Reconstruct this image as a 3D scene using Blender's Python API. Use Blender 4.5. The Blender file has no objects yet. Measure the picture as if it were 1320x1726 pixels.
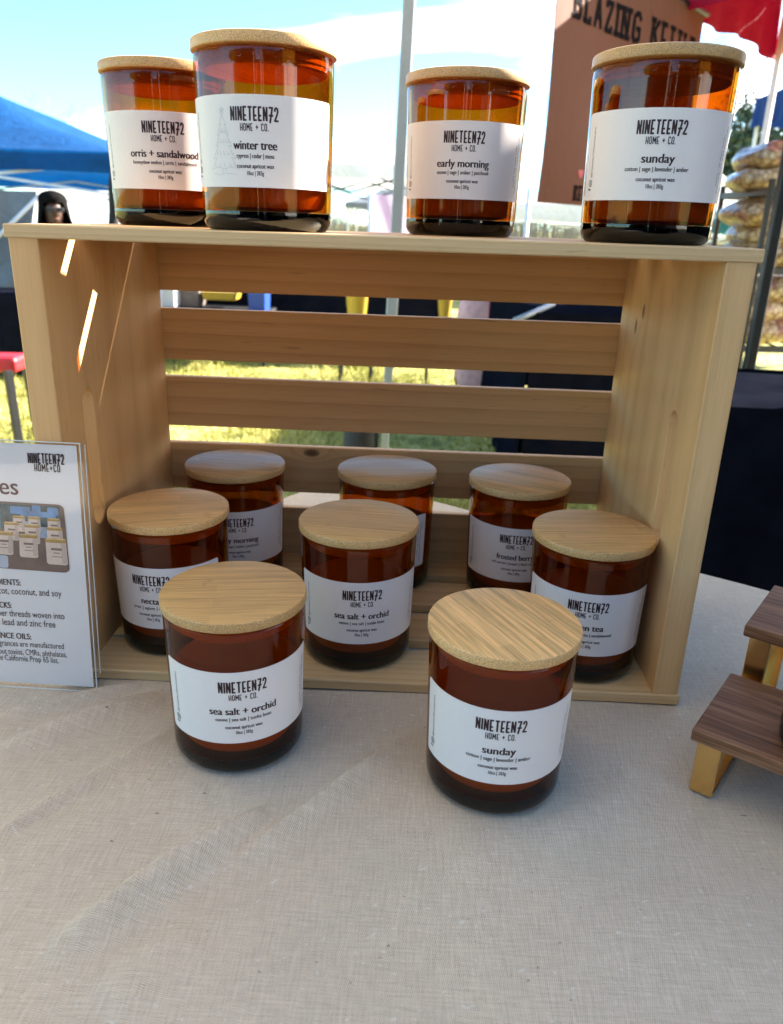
import bpy, bmesh, math, random
from mathutils import Vector, Matrix
random.seed(7)
PI = math.pi
R = math.radians
scene = bpy.context.scene
COL = scene.collection

# ------------------------------------------------------------------ camera
CAM = Vector((0.0240, -0.4968, 0.3259))
F_PX, PITCH, YAW, ROLL = 1310.4, 0.3539, 0.0222, 0.0335
_fw = Vector((-math.sin(YAW) * math.cos(PITCH), math.cos(YAW) * math.cos(PITCH), -math.sin(PITCH)))
_rt0 = Vector((math.cos(YAW), math.sin(YAW), 0))
_up0 = _rt0.cross(_fw)
_rt = math.cos(ROLL) * _rt0 + math.sin(ROLL) * _up0
_up = -math.sin(ROLL) * _rt0 + math.cos(ROLL) * _up0
cam_data = bpy.data.cameras.new("camera")
cam = bpy.data.objects.new("camera", cam_data)
COL.objects.link(cam)
cam.matrix_world = Matrix(((_rt.x, _up.x, -_fw.x, CAM.x), (_rt.y, _up.y, -_fw.y, CAM.y),
                           (_rt.z, _up.z, -_fw.z, CAM.z), (0, 0, 0, 1)))
cam_data.sensor_fit = 'HORIZONTAL'
cam_data.sensor_width = 36
cam_data.lens = 36 * F_PX / 1320
cam_data.clip_start = 0.02
cam_data.clip_end = 2000
cam_data.dof.use_dof = True
cam_data.dof.focus_distance = 0.52
cam_data.dof.aperture_fstop = cam_data.lens / 2.3
scene.camera = cam


def at(px, py, y):
    """point of the place seen at that pixel of the photograph, at depth y"""
    d = _fw + _rt * ((px - 660) / F_PX) - _up * ((py - 863) / F_PX)
    return CAM + d * ((y - CAM.y) / d.y)


def on_z(px, py, z):
    d = _fw + _rt * ((px - 660) / F_PX) - _up * ((py - 863) / F_PX)
    return CAM + d * ((z - CAM.z) / d.z)


# ------------------------------------------------------------------ light
SUN_EL = math.atan2(1, math.hypot(1.6, .92))
SUN_AZ = math.atan2(1.6, .92)            # clockwise from +Y
world = bpy.data.worlds.new("World")
scene.world = world
world.use_nodes = True
wn, wl = world.node_tree.nodes, world.node_tree.links
bg = wn['Background']
sky = wn.new('ShaderNodeTexSky')
sky.sky_type = 'NISHITA'
sky.sun_disc = False
sky.sun_elevation = SUN_EL
sky.sun_rotation = SUN_AZ
sky.altitude = 1500
sky.air_density = 1.0
sky.dust_density = 0.4
sky.ozone_density = 3.0
tc = wn.new('ShaderNodeTexCoord')
mp = wn.new('ShaderNodeMapping')
mp.inputs['Scale'].default_value = (1.2, 1.2, 5.0)
mp.inputs['Rotation'].default_value = (0, R(14), R(25))
mp.inputs['Location'].default_value = (.35, .2, .1)
cn = wn.new('ShaderNodeTexNoise')
cn.inputs['Scale'].default_value = 1.6
cn.inputs['Detail'].default_value = 7
cn.inputs['Roughness'].default_value = 0.55
cn.inputs['Distortion'].default_value = 0.5
cr = wn.new('ShaderNodeValToRGB')
cr.color_ramp.elements[0].position = 0.46
cr.color_ramp.elements[1].position = 0.78
mx = wn.new('ShaderNodeMix')
mx.data_type = 'RGBA'
mx.inputs['B'].default_value = (13.5, 12.9, 12.0, 1)
wl.new(tc.outputs['Generated'], mp.inputs['Vector'])
wl.new(mp.outputs['Vector'], cn.inputs['Vector'])
sx = wn.new('ShaderNodeSeparateXYZ')
wl.new(tc.outputs['Generated'], sx.inputs[0])
ax = wn.new('ShaderNodeMath')          # more cloud towards the sun's side, clear high on the left
ax.operation = 'MULTIPLY_ADD'
ax.inputs[1].default_value = .42
wl.new(sx.outputs['X'], ax.inputs[0])
wl.new(cn.outputs['Fac'], ax.inputs[2])
az = wn.new('ShaderNodeMath')
az.operation = 'MULTIPLY_ADD'
az.inputs[1].default_value = -.45
wl.new(sx.outputs['Z'], az.inputs[0])
wl.new(ax.outputs[0], az.inputs[2])
wl.new(az.outputs[0], cr.inputs['Fac'])
wl.new(cr.outputs['Color'], mx.inputs['Factor'])
sk = wn.new('ShaderNodeMix')
sk.data_type = 'RGBA'
sk.blend_type = 'MULTIPLY'
sk.inputs['Factor'].default_value = 1
sk.inputs['B'].default_value = (.68, .97, 1.0, 1)
wl.new(sky.outputs['Color'], sk.inputs['A'])
wl.new(sk.outputs['Result'], mx.inputs['A'])
wl.new(mx.outputs['Result'], bg.inputs['Color'])
bg.inputs['Strength'].default_value = 0.085

sun_data = bpy.data.lights.new("sun", 'SUN')
sun_data.energy = 5.0
sun_data.angle = R(0.5)
sun_data.color = (1.0, 0.93, 0.82)
sun = bpy.data.objects.new("sun", sun_data)
COL.objects.link(sun)
sun.location = (3, 2, 4)
sun.rotation_euler = Vector((1.6, .92, 1.0)).to_track_quat('Z', 'Y').to_euler()

vs = scene.view_settings
vs.view_transform = 'Standard'
vs.look = 'None'
vs.gamma = 1
vs.exposure = 2.52
scene.cycles.use_denoising = True
scene.cycles.denoiser = 'OPENIMAGEDENOISE'
scene.cycles.max_bounces = 14
scene.cycles.transmission_bounces = 14
scene.cycles.transparent_max_bounces = 12
scene.cycles.caustics_refractive = True
scene.cycles.caustics_reflective = False
scene.cycles.sample_clamp_indirect = 6


# ------------------------------------------------------------------ materials
class NT:
    def __init__(self, name):
        self.m = bpy.data.materials.new(name)
        self.m.use_nodes = True
        self.t = self.m.node_tree
        self.n = self.t.nodes
        self.b = self.n['Principled BSDF']
        self.o = self.n['Material Output']

    def new(self, kind, **kw):
        x = self.n.new('ShaderNode' + kind)
        for k, v in kw.items():
            if k in x.inputs:
                x.inputs[k].default_value = v
            else:
                setattr(x, k, v)
        return x

    def link(self, a, b):
        self.t.links.new(a, b)

    def math(self, op, a, b=None, c=None):
        x = self.n.new('ShaderNodeMath')
        x.operation = op
        for i, v in enumerate((a, b, c)):
            if v is None:
                continue
            if isinstance(v, (int, float)):
                x.inputs[i].default_value = v
            else:
                self.link(v, x.inputs[i])
        return x.outputs[0]

    def ramp(self, fac, *stops):
        x = self.n.new('ShaderNodeValToRGB')
        e = x.color_ramp.elements
        while len(e) < len(stops):
            e.new(0.5)
        for el, (p, c) in zip(e, stops):
            el.position = p
            el.color = (c[0], c[1], c[2], 1) if not isinstance(c, (int, float)) else (c, c, c, 1)
        self.link(fac, x.inputs['Fac'])
        return x.outputs['Color']

    def mix(self, fac, a, b, blend='MIX'):
        x = self.n.new('ShaderNodeMix')
        x.data_type = 'RGBA'
        x.blend_type = blend
        for s, v in (('Factor', fac), ('A', a), ('B', b)):
            if isinstance(v, (int, float)):
                x.inputs[s].default_value = v if s == 'Factor' else (v, v, v, 1)
            elif isinstance(v, tuple):
                x.inputs[s].default_value = (*v, 1)
            else:
                self.link(v, x.inputs[s])
        return x.outputs['Result']

    def coords(self, scale=(1, 1, 1), rot=(0, 0, 0), rnd=True):
        tc = self.new('TexCoord')
        v = tc.outputs['Object']
        if rnd:
            oi = self.new('ObjectInfo')
            vm = self.new('VectorMath', operation='MULTIPLY')
            self.link(oi.outputs['Random'], vm.inputs[0])
            vm.inputs[1].default_value = (3.1, 1.7, 2.3)
            va = self.new('VectorMath', operation='ADD')
            self.link(v, va.inputs[0])
            self.link(vm.outputs[0], va.inputs[1])
            v = va.outputs[0]
        m = self.new('Mapping')
        m.inputs['Scale'].default_value = scale
        m.inputs['Rotation'].default_value = rot
        self.link(v, m.inputs['Vector'])
        return m.outputs['Vector']

    def noise(self, vec, scale, detail=3, rough=0.5, dist=0):
        x = self.new('TexNoise')
        x.inputs['Scale'].default_value = scale
        x.inputs['Detail'].default_value = detail
        x.inputs['Roughness'].default_value = rough
        x.inputs['Distortion'].default_value = dist
        self.link(vec, x.inputs['Vector'])
        return x.outputs['Fac']

    def bump(self, h, strength, dist=0.001):
        x = self.new('Bump')
        x.inputs['Strength'].default_value = strength
        x.inputs['Distance'].default_value = dist
        self.link(h, x.inputs['Height'])
        self.link(x.outputs['Normal'], self.b.inputs['Normal'])

    def set(self, **kw):
        for k, v in kw.items():
            k = k.replace('_', ' ')
            if isinstance(v, tuple) and len(v) == 3:
                v = (*v, 1)
            if hasattr(v, 'is_linked'):
                self.link(v, self.b.inputs[k])
            else:
                self.b.inputs[k].default_value = v
        return self


def plain(name, col, rough=0.6, metal=0.0, var=0.12, scale=30, spec=0.5, bump=0.0):
    t = NT(name)
    v = t.coords()
    n = t.noise(v, scale, 4, .6)
    lo = tuple(c * (1 - var) for c in col)
    hi = tuple(min(1, c * (1 + var)) for c in col)
    t.set(Base_Color=t.ramp(n, (.3, lo), (.7, hi)), Roughness=rough, Metallic=metal)
    t.b.inputs['Specular IOR Level'].default_value = spec
    if bump:
        t.bump(n, bump, .002)
    return t.m


def pine(name, axis, light=(.74, .450, .198), dark=(.48, .245, .085), knots=(), scale=30, pith=(.03, .05, .035)):
    t = NT(name)
    sc = [1, 1, 1]
    sc[axis] = .07
    v = t.coords()
    tcn = t.new('TexCoord')
    # knots pull the grain sideways and darken it
    bend = None
    kd = None
    for (kx, ky, kz, kr) in knots:
        sub = t.new('VectorMath', operation='SUBTRACT')
        t.link(tcn.outputs['Object'], sub.inputs[0])
        sub.inputs[1].default_value = (kx, ky, kz)
        mul = t.new('VectorMath', operation='MULTIPLY')
        t.link(sub.outputs[0], mul.inputs[0])
        s3 = [1 / kr] * 3
        s3[axis] = .5 / kr
        mul.inputs[1].default_value = s3
        ln = t.new('VectorMath', operation='LENGTH')
        t.link(mul.outputs[0], ln.inputs[0])
        d = ln.outputs['Value']
        g = t.math('EXPONENT', t.math('MULTIPLY', t.math('MULTIPLY', d, d), -.22))
        bend = g if bend is None else t.math('ADD', bend, g)
        kd = d if kd is None else t.math('MINIMUM', kd, d)
    mp = t.new('Mapping')
    mp.inputs['Scale'].default_value = sc
    mp.inputs['Location'].default_value = pith
    t.link(v, mp.inputs['Vector'])
    vec = mp.outputs['Vector']
    if bend is not None:
        va = t.new('VectorMath', operation='ADD')
        off = t.math('MULTIPLY', bend, .012)
        t.link(vec, va.inputs[0])
        t.link(off, va.inputs[1])
        vec = va.outputs[0]
    w = t.new('TexWave', wave_type='RINGS', rings_direction='XYZ'[axis], wave_profile='SIN' if axis == 2 else 'SAW')
    w.inputs['Scale'].default_value = scale
    w.inputs['Distortion'].default_value = 5.0
    w.inputs['Detail'].default_value = 2
    w.inputs['Detail Scale'].default_value = .35
    t.link(vec, w.inputs['Vector'])
    f2 = [900, 900, 900]
    f2[axis] = 22
    fib = t.noise(t.coords(tuple(f2)), 1, 3, .6)
    f3 = [30, 30, 30]
    f3[axis] = 3
    big = t.noise(t.coords(tuple(f3)), 1, 2, .5)
    ring = t.math('POWER', w.outputs['Fac'], 2.2)
    fac = t.math('ADD', t.math('MULTIPLY', ring, .16 if axis == 2 else .27), t.math('ADD', t.math('MULTIPLY', fib, .50), t.math('MULTIPLY', big, .50)))
    col = t.ramp(fac, (.33, light), (.62, tuple((a * .6 + b * .4) for a, b in zip(light, dark))), (1.0, dark))
    f4 = [260, 260, 260]
    f4[axis] = 30
    pores = t.noise(t.coords(tuple(f4)), 1, 2, .5)
    col = t.mix(t.ramp(pores, (.68, 0.0), (.78, .45)), col, tuple(c * .55 for c in dark))
    if kd is not None:
        core = t.ramp(kd, (.45, .95), (.9, .55), (1.5, 0.0))
        col = t.mix(core, col, (.13, .055, .02))
    t.set(Base_Color=col, Roughness=.52)
    t.b.inputs['Specular IOR Level'].default_value = .35
    t.bump(fib, .25, .0006)
    return t.m


def bamboo(name, contrast=1.0, base=(.66, .395, .155), rot=0.0, fine=1.0, strips=.10):
    t = NT(name)
    v = t.coords((1, 1, 1), (0, 0, rot))
    br = t.new('TexBrick')
    br.offset = .37
    for k, x in (('Scale', 1.0), ('Mortar Size', 0.00012), ('Bias', 0.0), ('Brick Width', .085), ('Row Height', .0105)):
        br.inputs[k].default_value = x
    br.inputs['Color1'].default_value = (.25, .25, .25, 1)
    br.inputs['Color2'].default_value = (.75, .75, .75, 1)
    br.inputs['Mortar'].default_value = (0.05, .05, .05, 1)
    t.link(v, br.inputs['Vector'])
    fib = t.noise(t.coords((11, 430 * fine, 430), (0, 0, rot)), 1, 4, .68)
    fib2 = t.noise(t.coords((45, 1900, 1900), (0, 0, rot)), 1, 2, .6)
    node = t.noise(t.coords((95, 38, 60), (0, 0, rot)), 1, 2, .5)
    fac = t.math('ADD', t.math('ADD', t.math('MULTIPLY', br.outputs['Color'], strips), .15 - strips / 2),
                 t.math('ADD', t.math('MULTIPLY', fib, .55), t.math('MULTIPLY', fib2, .25)))
    fac = t.math('ADD', t.math('MULTIPLY', t.math('SUBTRACT', fac, .55), contrast), .5)
    lo = tuple(c * .62 for c in base)
    hi = tuple(min(.95, c * 1.38) for c in base)
    top = t.ramp(fac, (.22, lo), (.5, base), (.8, hi))
    top = t.mix(t.ramp(node, (.66, 0.0), (.76, .38)), top, tuple(c * .55 for c in base))
    # the rim shows the cut fibres as fine speckle
    sp = t.noise(t.coords((1, 1, 1)), 1500, 2, .5)
    side = t.ramp(sp, (.34, tuple(c * .62 for c in base)), (.62, tuple(c * 1.2 for c in base)))
    geo = t.new('TexCoord')
    sep = t.new('SeparateXYZ')
    t.link(geo.outputs['Normal'], sep.inputs[0])
    f = t.ramp(t.math('ABSOLUTE', sep.outputs['Z']), (.5, 0.0), (.75, 1.0))
    oi = t.new('ObjectInfo')
    tone = t.math('ADD', t.math('MULTIPLY', oi.outputs['Random'], .34), .80)
    hs = t.new('HueSaturation')
    t.link(tone, hs.inputs['Value'])
    t.link(t.mix(f, side, top), hs.inputs['Color'])
    t.set(Base_Color=hs.outputs['Color'], Roughness=.42)
    t.b.inputs['Specular IOR Level'].default_value = .45
    t.bump(fib, .12, .0004)
    return t.m


def amber_base_glass():
    """the thick foot of a jar: solid refracting glass"""
    t = NT('amber_foot_glass')
    t.set(Base_Color=(1, 1, 1), Roughness=0.012, IOR=1.47)
    t.b.inputs['Transmission Weight'].default_value = 1
    va = t.new('VolumeAbsorption')
    va.inputs['Color'].default_value = (.91, .74, .05, 1)
    va.inputs['Density'].default_value = 1300
    t.link(va.outputs[0], t.o.inputs['Volume'])
    return t.m


def thin_glass(name, tint, ior=1.5, rough=.015):
    """thin wall: tinted straight-through light plus a Fresnel reflection on each face; the tint deepens with the slant of the path"""
    t = NT(name)
    g = t.new('NewGeometry')
    dp = t.new('VectorMath', operation='DOT_PRODUCT')
    t.link(g.outputs['Incoming'], dp.inputs[0])
    t.link(g.outputs['Normal'], dp.inputs[1])
    c = t.math('ABSOLUTE', dp.outputs['Value'])
    sin2 = t.math('SUBTRACT', 1.0, t.math('MULTIPLY', c, c))
    cosr = t.math('SQRT', t.math('SUBTRACT', 1.0, t.math('DIVIDE', sin2, ior * ior)))
    ex = t.math('DIVIDE', .5, cosr)
    cc = t.new('CombineColor')
    for k, v in zip(('Red', 'Green', 'Blue'), tint):
        t.link(t.math('POWER', v, ex), cc.inputs[k])
    tr = t.new('BsdfTransparent')
    t.link(cc.outputs[0], tr.inputs['Color'])
    gl = t.new('BsdfGlossy')
    gl.inputs['Roughness'].default_value = rough
    f0 = ((ior - 1) / (ior + 1)) ** 2
    f = t.math('ADD', f0, t.math('MULTIPLY', 1 - f0, t.math('POWER', t.math('SUBTRACT', 1.0, c), 5.0)))
    m = t.new('MixShader')
    t.link(f, m.inputs[0])
    t.link(tr.outputs[0], m.inputs[1])
    t.link(gl.outputs[0], m.inputs[2])
    t.link(m.outputs[0], t.o.inputs['Surface'])
    return t.m


def canvas_cloth():
    t = NT('canvas_cloth')
    rot = R(-33)
    v = t.coords((1, 1, 1), (0, 0, rot), rnd=False)
    wob = t.noise(v, 60, 2)
    sep = t.new('SeparateXYZ')
    t.link(v, sep.inputs[0])
    wob2 = t.noise(v, 420, 2)
    wb = t.math('ADD', t.math('MULTIPLY', wob, 9.0), t.math('MULTIPLY', wob2, 3.2))
    fr = 2 * PI / .00138
    sx = t.math('SINE', t.math('ADD', t.math('MULTIPLY', sep.outputs['X'], fr), wb))
    sy = t.math('SINE', t.math('ADD', t.math('MULTIPLY', sep.outputs['Y'], fr * 1.1), wb))
    weave = t.math('MULTIPLY', sx, sy)
    amp = t.math('ADD', t.math('MULTIPLY', t.noise(v, 130, 2), .75), .02)
    weave = t.math('ADD', t.math('MULTIPLY', weave, amp), .5)
    thr = t.noise(t.coords((60, 900, 60), (0, 0, rot), rnd=False), 1, 2, .6)
    thr2 = t.noise(t.coords((900, 60, 60), (0, 0, rot), rnd=False), 1, 2, .6)
    fac = t.math('ADD', t.math('MULTIPLY', weave, .60), t.math('MULTIPLY', t.math('ADD', thr, thr2), .36))
    big = t.noise(v, 9, 3)
    col = t.ramp(fac, (.30, (.27, .214, .152)), (.62, (.59, .485, .37)), (.95, (.84, .725, .585)))
    col = t.mix(t.ramp(big, (.35, 0.0), (.7, .25)), col, (.40, .355, .30))
    # pale slubs and the odd dark fleck of seed husk
    s1 = t.noise(t.coords((230, 330, 230), (0, 0, rot), rnd=False), 1, 2, .5)
    col = t.mix(t.ramp(s1, (.66, 0.0), (.73, .6)), col, (.72, .69, .63))
    s2 = t.noise(t.coords((190, 260, 200), (0, 0, R(20)), rnd=False), 1, 1, .5)
    col = t.mix(t.ramp(s2, (.765, 0.0), (.81, .7)), col, (.11, .085, .06))
    t.set(Base_Color=col, Roughness=.92)
    t.b.inputs['Specular IOR Level'].default_value = .15
    t.b.inputs['Sheen Weight'].default_value = .1
    t.bump(fac, .5, .0008)
    return t.m


def fabric(name, col, transl=0.35, var=.15, wr=7.0, rough=.75):
    """tent cloth: light that hits the far side comes through"""
    t = NT(name)
    v = t.coords()
    n = t.noise(v, wr, 5, .6, 1.2)
    c = t.ramp(n, (.3, tuple(x * (1 - var) for x in col)), (.7, tuple(min(1, x * (1 + var)) for x in col)))
    t.set(Base_Color=c, Roughness=rough)
    t.b.inputs['Specular IOR Level'].default_value = .3
    t.bump(n, .6, .05)
    tr = t.new('BsdfTranslucent')
    t.link(c, tr.inputs['Color'])
    mixs = t.new('MixShader')
    mixs.inputs[0].default_value = transl
    t.link(t.b.outputs[0], mixs.inputs[1])
    t.link(tr.outputs[0], mixs.inputs[2])
    t.link(mixs.outputs[0], t.o.inputs['Surface'])
    return t.m


def popcorn():
    t = NT('bagged_popcorn')
    v = t.coords()
    vo = t.new('TexVoronoi')
    vo.inputs['Scale'].default_value = 38
    t.link(v, vo.inputs['Vector'])
    n = t.noise(v, 90, 3)
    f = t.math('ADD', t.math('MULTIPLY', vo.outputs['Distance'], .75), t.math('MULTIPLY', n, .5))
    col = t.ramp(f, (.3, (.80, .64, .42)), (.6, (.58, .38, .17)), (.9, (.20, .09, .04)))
    pr = t.noise(v, 9, 2)
    col = t.mix(t.ramp(pr, (.64, 0.0), (.69, .6)), col, (.30, .04, .07))
    t.set(Base_Color=col, Roughness=.3)
    t.bump(f, .9, .01)
    t.b.inputs['Coat Weight'].default_value = .6
    t.b.inputs['Coat Roughness'].default_value = .15
    return t.m


def grass_mat(name, a, b, c):
    t = NT(name)
    v = t.coords(rnd=False)
    n = t.math('ADD', t.math('MULTIPLY', t.noise(v, 2.2, 4, .6), .5), t.math('MULTIPLY', t.noise(v, 34, 3, .6), .5))
    t.set(Base_Color=t.ramp(n, (.38, a), (.5, b), (.62, c)), Roughness=.8)
    t.b.inputs['Specular IOR Level'].default_value = .2
    t.bump(n, 1.0, .03)
    return t.m


def leafy(name, col, var=.35):
    t = NT(name)
    n = t.noise(t.coords(), 3, 3)
    t.set(Base_Color=t.ramp(n, (.3, tuple(c * (1 - var) for c in col)), (.7, tuple(c * (1 + var) for c in col))), Roughness=.7)
    return t.m


def walnut():
    t = NT('walnut_board')
    v = t.coords((8, 190, 190))
    n = t.noise(v, 1, 4, .62)
    w = t.noise(t.coords((30, 900, 900)), 1, 3, .6)
    f = t.math('ADD', t.math('MULTIPLY', n, .65), t.math('MULTIPLY', w, .4))
    t.set(Base_Color=t.ramp(f, (.36, (.055, .022, .010)), (.52, (.19, .085, .042)), (.68, (.33, .17, .09))), Roughness=.6)
    t.b.inputs['Specular IOR Level'].default_value = .22
    t.bump(f, .15, .0005)
    return t.m


M = {}
M['glass'] = thin_glass('amber_glass', (.60, .25, .020))
M['foot_glass'] = amber_base_glass()
M['acrylic'] = thin_glass('clear_acrylic', (.985, .99, .99), 1.45)
M['canvas'] = canvas_cloth()
M['pine_x'] = pine('pine_board', 0)
M['pine_slat'] = pine('pine_slat_with_knot', 0, knots=((-.072, .2302, .115, .0042),))
M['pine_z'] = pine('pine_upright', 2, pith=(.02, -.09, 0), scale=13)
M['pine_zk'] = pine('pine_upright_with_knots', 2, light=(.77, .495, .235), dark=(.50, .27, .10), pith=(.02, -.09, 0), scale=20,
                    knots=((.2095, .178, .252, .0034), (.2095, .1615, .2659, .0034)))
M['pine_edge'] = pine('pale_pine_edge', 0, light=(.70, .50, .265), dark=(.50, .30, .13), scale=60)
M['walnut'] = walnut()
M['wax'] = plain('cream_wax', (.66, .50, .31), .5, var=.03)
M['paper'] = plain('label_paper', (.84, .79, .75), .45, var=.012, scale=400, spec=.35)
M['sheet'] = plain('printed_paper', (.84, .78, .76), .5, var=.01)
M['ink'] = plain('dark_brown_ink', (.035, .012, .014), .55, var=.05)
M['black_ink'] = plain('black_ink', (.012, .010, .012), .8, var=.05, spec=.02)
M['plum_ink'] = plain('plum_ink', (.085, .016, .03), .5, var=.05)
M['grey_ink'] = plain('pale_grey_ink', (.60, .60, .61), .5, var=.05)
M['gold'] = plain('brushed_gold', (.80, .52, .19), .2, metal=1, var=.05, scale=300)
M['black_cloth'] = plain('black_table_cloth', (.0075, .0085, .014), .95, var=.25, scale=12, spec=.0)
M['grey_metal'] = plain('grey_pole_metal', (.36, .40, .44), .4, metal=.35, var=.05)
M['white_metal'] = plain('white_pole_metal', (.75, .76, .78), .4, var=.04)
M['black_metal'] = plain('black_steel', (.018, .019, .021), .45, var=.1)
M['dark_vinyl'] = plain('black_vinyl', (.012, .012, .014), .6, var=.1)
M['red_vinyl'] = plain('red_vinyl', (.50, .02, .03), .45, var=.08)
M['blue_tent'] = fabric('blue_tent_fabric', (.002, .075, .25), .30, wr=5)
M['navy_tent'] = fabric('deep_blue_tent_fabric', (.006, .035, .17), .2)
M['shade_tent'] = fabric('canopy_liner_fabric', (.84, .74, .62), .30, var=.04)
M['white_tent'] = fabric('white_tent_fabric', (.80, .81, .83), .35, var=.06)
M['dark_screen'] = fabric('charcoal_screen_fabric', (.03, .028, .027), .05)  # cloth of the added light-blocking screens out of view
M['grey_tent'] = fabric('grey_tent_fabric', (.20, .215, .24), .12, var=.15)
M['red_tent'] = fabric('red_tent_fabric', (.36, .004, .026), .32, var=.08)
M['teal_tent'] = fabric('teal_tent_fabric', (.03, .16, .17), .3)
M['white_wall'] = fabric('thin_white_sidewall', (.9, .9, .9), .75, var=.05)
M['lilac'] = fabric('lilac_banner_fabric', (.55, .40, .58), .4, var=.1)
M['banner'] = fabric('orange_banner_vinyl', (.18, .066, .038), .12, var=.05, wr=.6)
M['popcorn'] = popcorn()
M['grass_ground'] = grass_mat('lawn', (.16, .17, .035), (.38, .345, .09), (.52, .45, .18))
M['blade'] = grass_mat('grass_blade', (.20, .23, .04), (.50, .46, .12), (.70, .62, .26))
M['leaf'] = leafy('dark_green_leaves', (.035, .06, .03))
M['bark'] = plain('grey_bark', (.16, .13, .11), .9, var=.3)
M['twig'] = plain('bare_twigs', (.20, .185, .16), .9, var=.3, scale=2)
M['yellow'] = plain('golden_yellow_plastic', (.58, .37, .05), .35, var=.06)
M['blue_plastic'] = plain('blue_plastic', (.02, .07, .35), .4, var=.08)
M['pink'] = plain('pink_fabric', (.78, .42, .40), .7, var=.15)
M['skin'] = plain('skin', (.085, .042, .028), .5, var=.05)
M['skin_light'] = plain('fair_skin', (.62, .36, .27), .5, var=.05)
M['pink_brown'] = plain('lip_skin', (.22, .08, .06), .5, var=.05)
M['hair'] = plain('dark_hair', (.006, .0045, .0045), .85, var=.3, scale=80, spec=.08)
M['grey_top'] = plain('pale_grey_knit', (.42, .42, .43), .85, var=.1, scale=200)
M['dark_top'] = plain('black_jacket', (.012, .012, .015), .8, var=.15)
M['jeans'] = plain('dark_denim', (.03, .04, .07), .85, var=.15)
LIDS = [bamboo('bamboo_lid', 1.9, strips=.22), bamboo('streaked_bamboo_lid', 3.0, base=(.68, .415, .17), fine=.8), bamboo('fine_bamboo_lid', 1.9, base=(.67, .405, .16))]


# ------------------------------------------------------------------ mesh helpers
class MB:
    """collects shapes into ONE mesh"""

    def __init__(self):
        self.v, self.f, self.mi, self.sm = [], [], [], []

    def add(self, verts, faces, mi=0, smooth=False, mat=None):
        o = len(self.v)
        if mat is not None:
            verts = [mat @ Vector(p) for p in verts]
        self.v += [tuple(p) for p in verts]
        for f in faces:
            self.f.append(tuple(i + o for i in f))
            self.mi.append(mi)
            self.sm.append(smooth)
        return self

    def box(self, x0, x1, y0, y1, z0, z1, bev=0.0, mi=0, mat=None, seg=1):
        bm = bmesh.new()
        bmesh.ops.create_cube(bm, size=1)
        for v in bm.verts:
            v.co = Vector(((x0 + x1) / 2 + v.co.x * (x1 - x0), (y0 + y1) / 2 + v.co.y * (y1 - y0), (z0 + z1) / 2 + v.co.z * (z1 - z0)))
        if bev:
            bmesh.ops.bevel(bm, geom=bm.edges[:], offset=bev, segments=seg, affect='EDGES', profile=.5)
        bm.verts.index_update()
        self.add([v.co[:] for v in bm.verts], [[v.index for v in f.verts] for f in bm.faces], mi, False, mat)
        bm.free()
        return self

    def tube(self, pts, r, n=8, mi=0, caps=True):
        pts = [Vector(p) for p in pts]
        rs = r if isinstance(r, (list, tuple)) else [r] * len(pts)
        verts, faces = [], []
        for i, p in enumerate(pts):
            d = (pts[min(i + 1, len(pts) - 1)] - pts[max(i - 1, 0)]).normalized()
            a = Vector((0, 0, 1)) if abs(d.z) < .9 else Vector((1, 0, 0))
            u = d.cross(a).normalized()
            w = d.cross(u)
            for k in range(n):
                t = 2 * PI * k / n
                verts.append(p + (u * math.cos(t) + w * math.sin(t)) * rs[i])
        for i in range(len(pts) - 1):
            for k in range(n):
                k2 = (k + 1) % n
                faces.append((i * n + k, i * n + k2, (i + 1) * n + k2, (i + 1) * n + k))
        if caps:
            faces.append(tuple(range(n))[::-1])
            faces.append(tuple((len(pts) - 1) * n + k for k in range(n)))
        return self.add(verts, faces, mi, n > 5)

    def bar(self, a, b, w, h=None, mi=0):
        """square section bar from a to b"""
        a, b = Vector(a), Vector(b)
        h = h or w
        d = b - a
        m = Matrix.Translation(a) @ d.to_track_quat('X', 'Z').to_matrix().to_4x4()
        return self.box(0, d.length, -w / 2, w / 2, -h / 2, h / 2, min(w, h) * .08, mi, m)

    def lathe(self, prof, n=64, mi=0, smooth=True, closed=False):
        verts, faces = [], []
        for (r, z) in prof:
            for k in range(n):
                t = 2 * PI * k / n
                verts.append((r * math.cos(t), r * math.sin(t), z))
        m = len(prof)
        for i in range(m if closed else m - 1):
            j = (i + 1) % m
            for k in range(n):
                k2 = (k + 1) % n
                faces.append((i * n + k, i * n + k2, j * n + k2, j * n + k))
        return self.add(verts, faces, mi, smooth)

    def grid(self, fn, nu, nv, mi=0, smooth=True):
        verts = [fn(i / nu, j / nv) for j in range(nv + 1) for i in range(nu + 1)]
        faces = [(j * (nu + 1) + i, j * (nu + 1) + i + 1, (j + 1) * (nu + 1) + i + 1, (j + 1) * (nu + 1) + i) for j in range(nv) for i in range(nu)]
        return self.add(verts, faces, mi, smooth)

    def build(self, name, mats, parent=None, loc=None, rot=None, weld=False):
        me = bpy.data.meshes.new(name)
        me.from_pydata(self.v, [], self.f)
        for m in (mats if isinstance(mats, (list, tuple)) else [mats]):
            me.materials.append(m)
        me.polygons.foreach_set('material_index', self.mi)
        me.polygons.foreach_set('use_smooth', self.sm)
        me.update()
        o = bpy.data.objects.new(name, me)
        COL.objects.link(o)
        if parent is not None:
            o.parent = parent
        if loc is not None:
            o.location = loc
        if rot is not None:
            o.rotation_euler = rot
        return o


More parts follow.
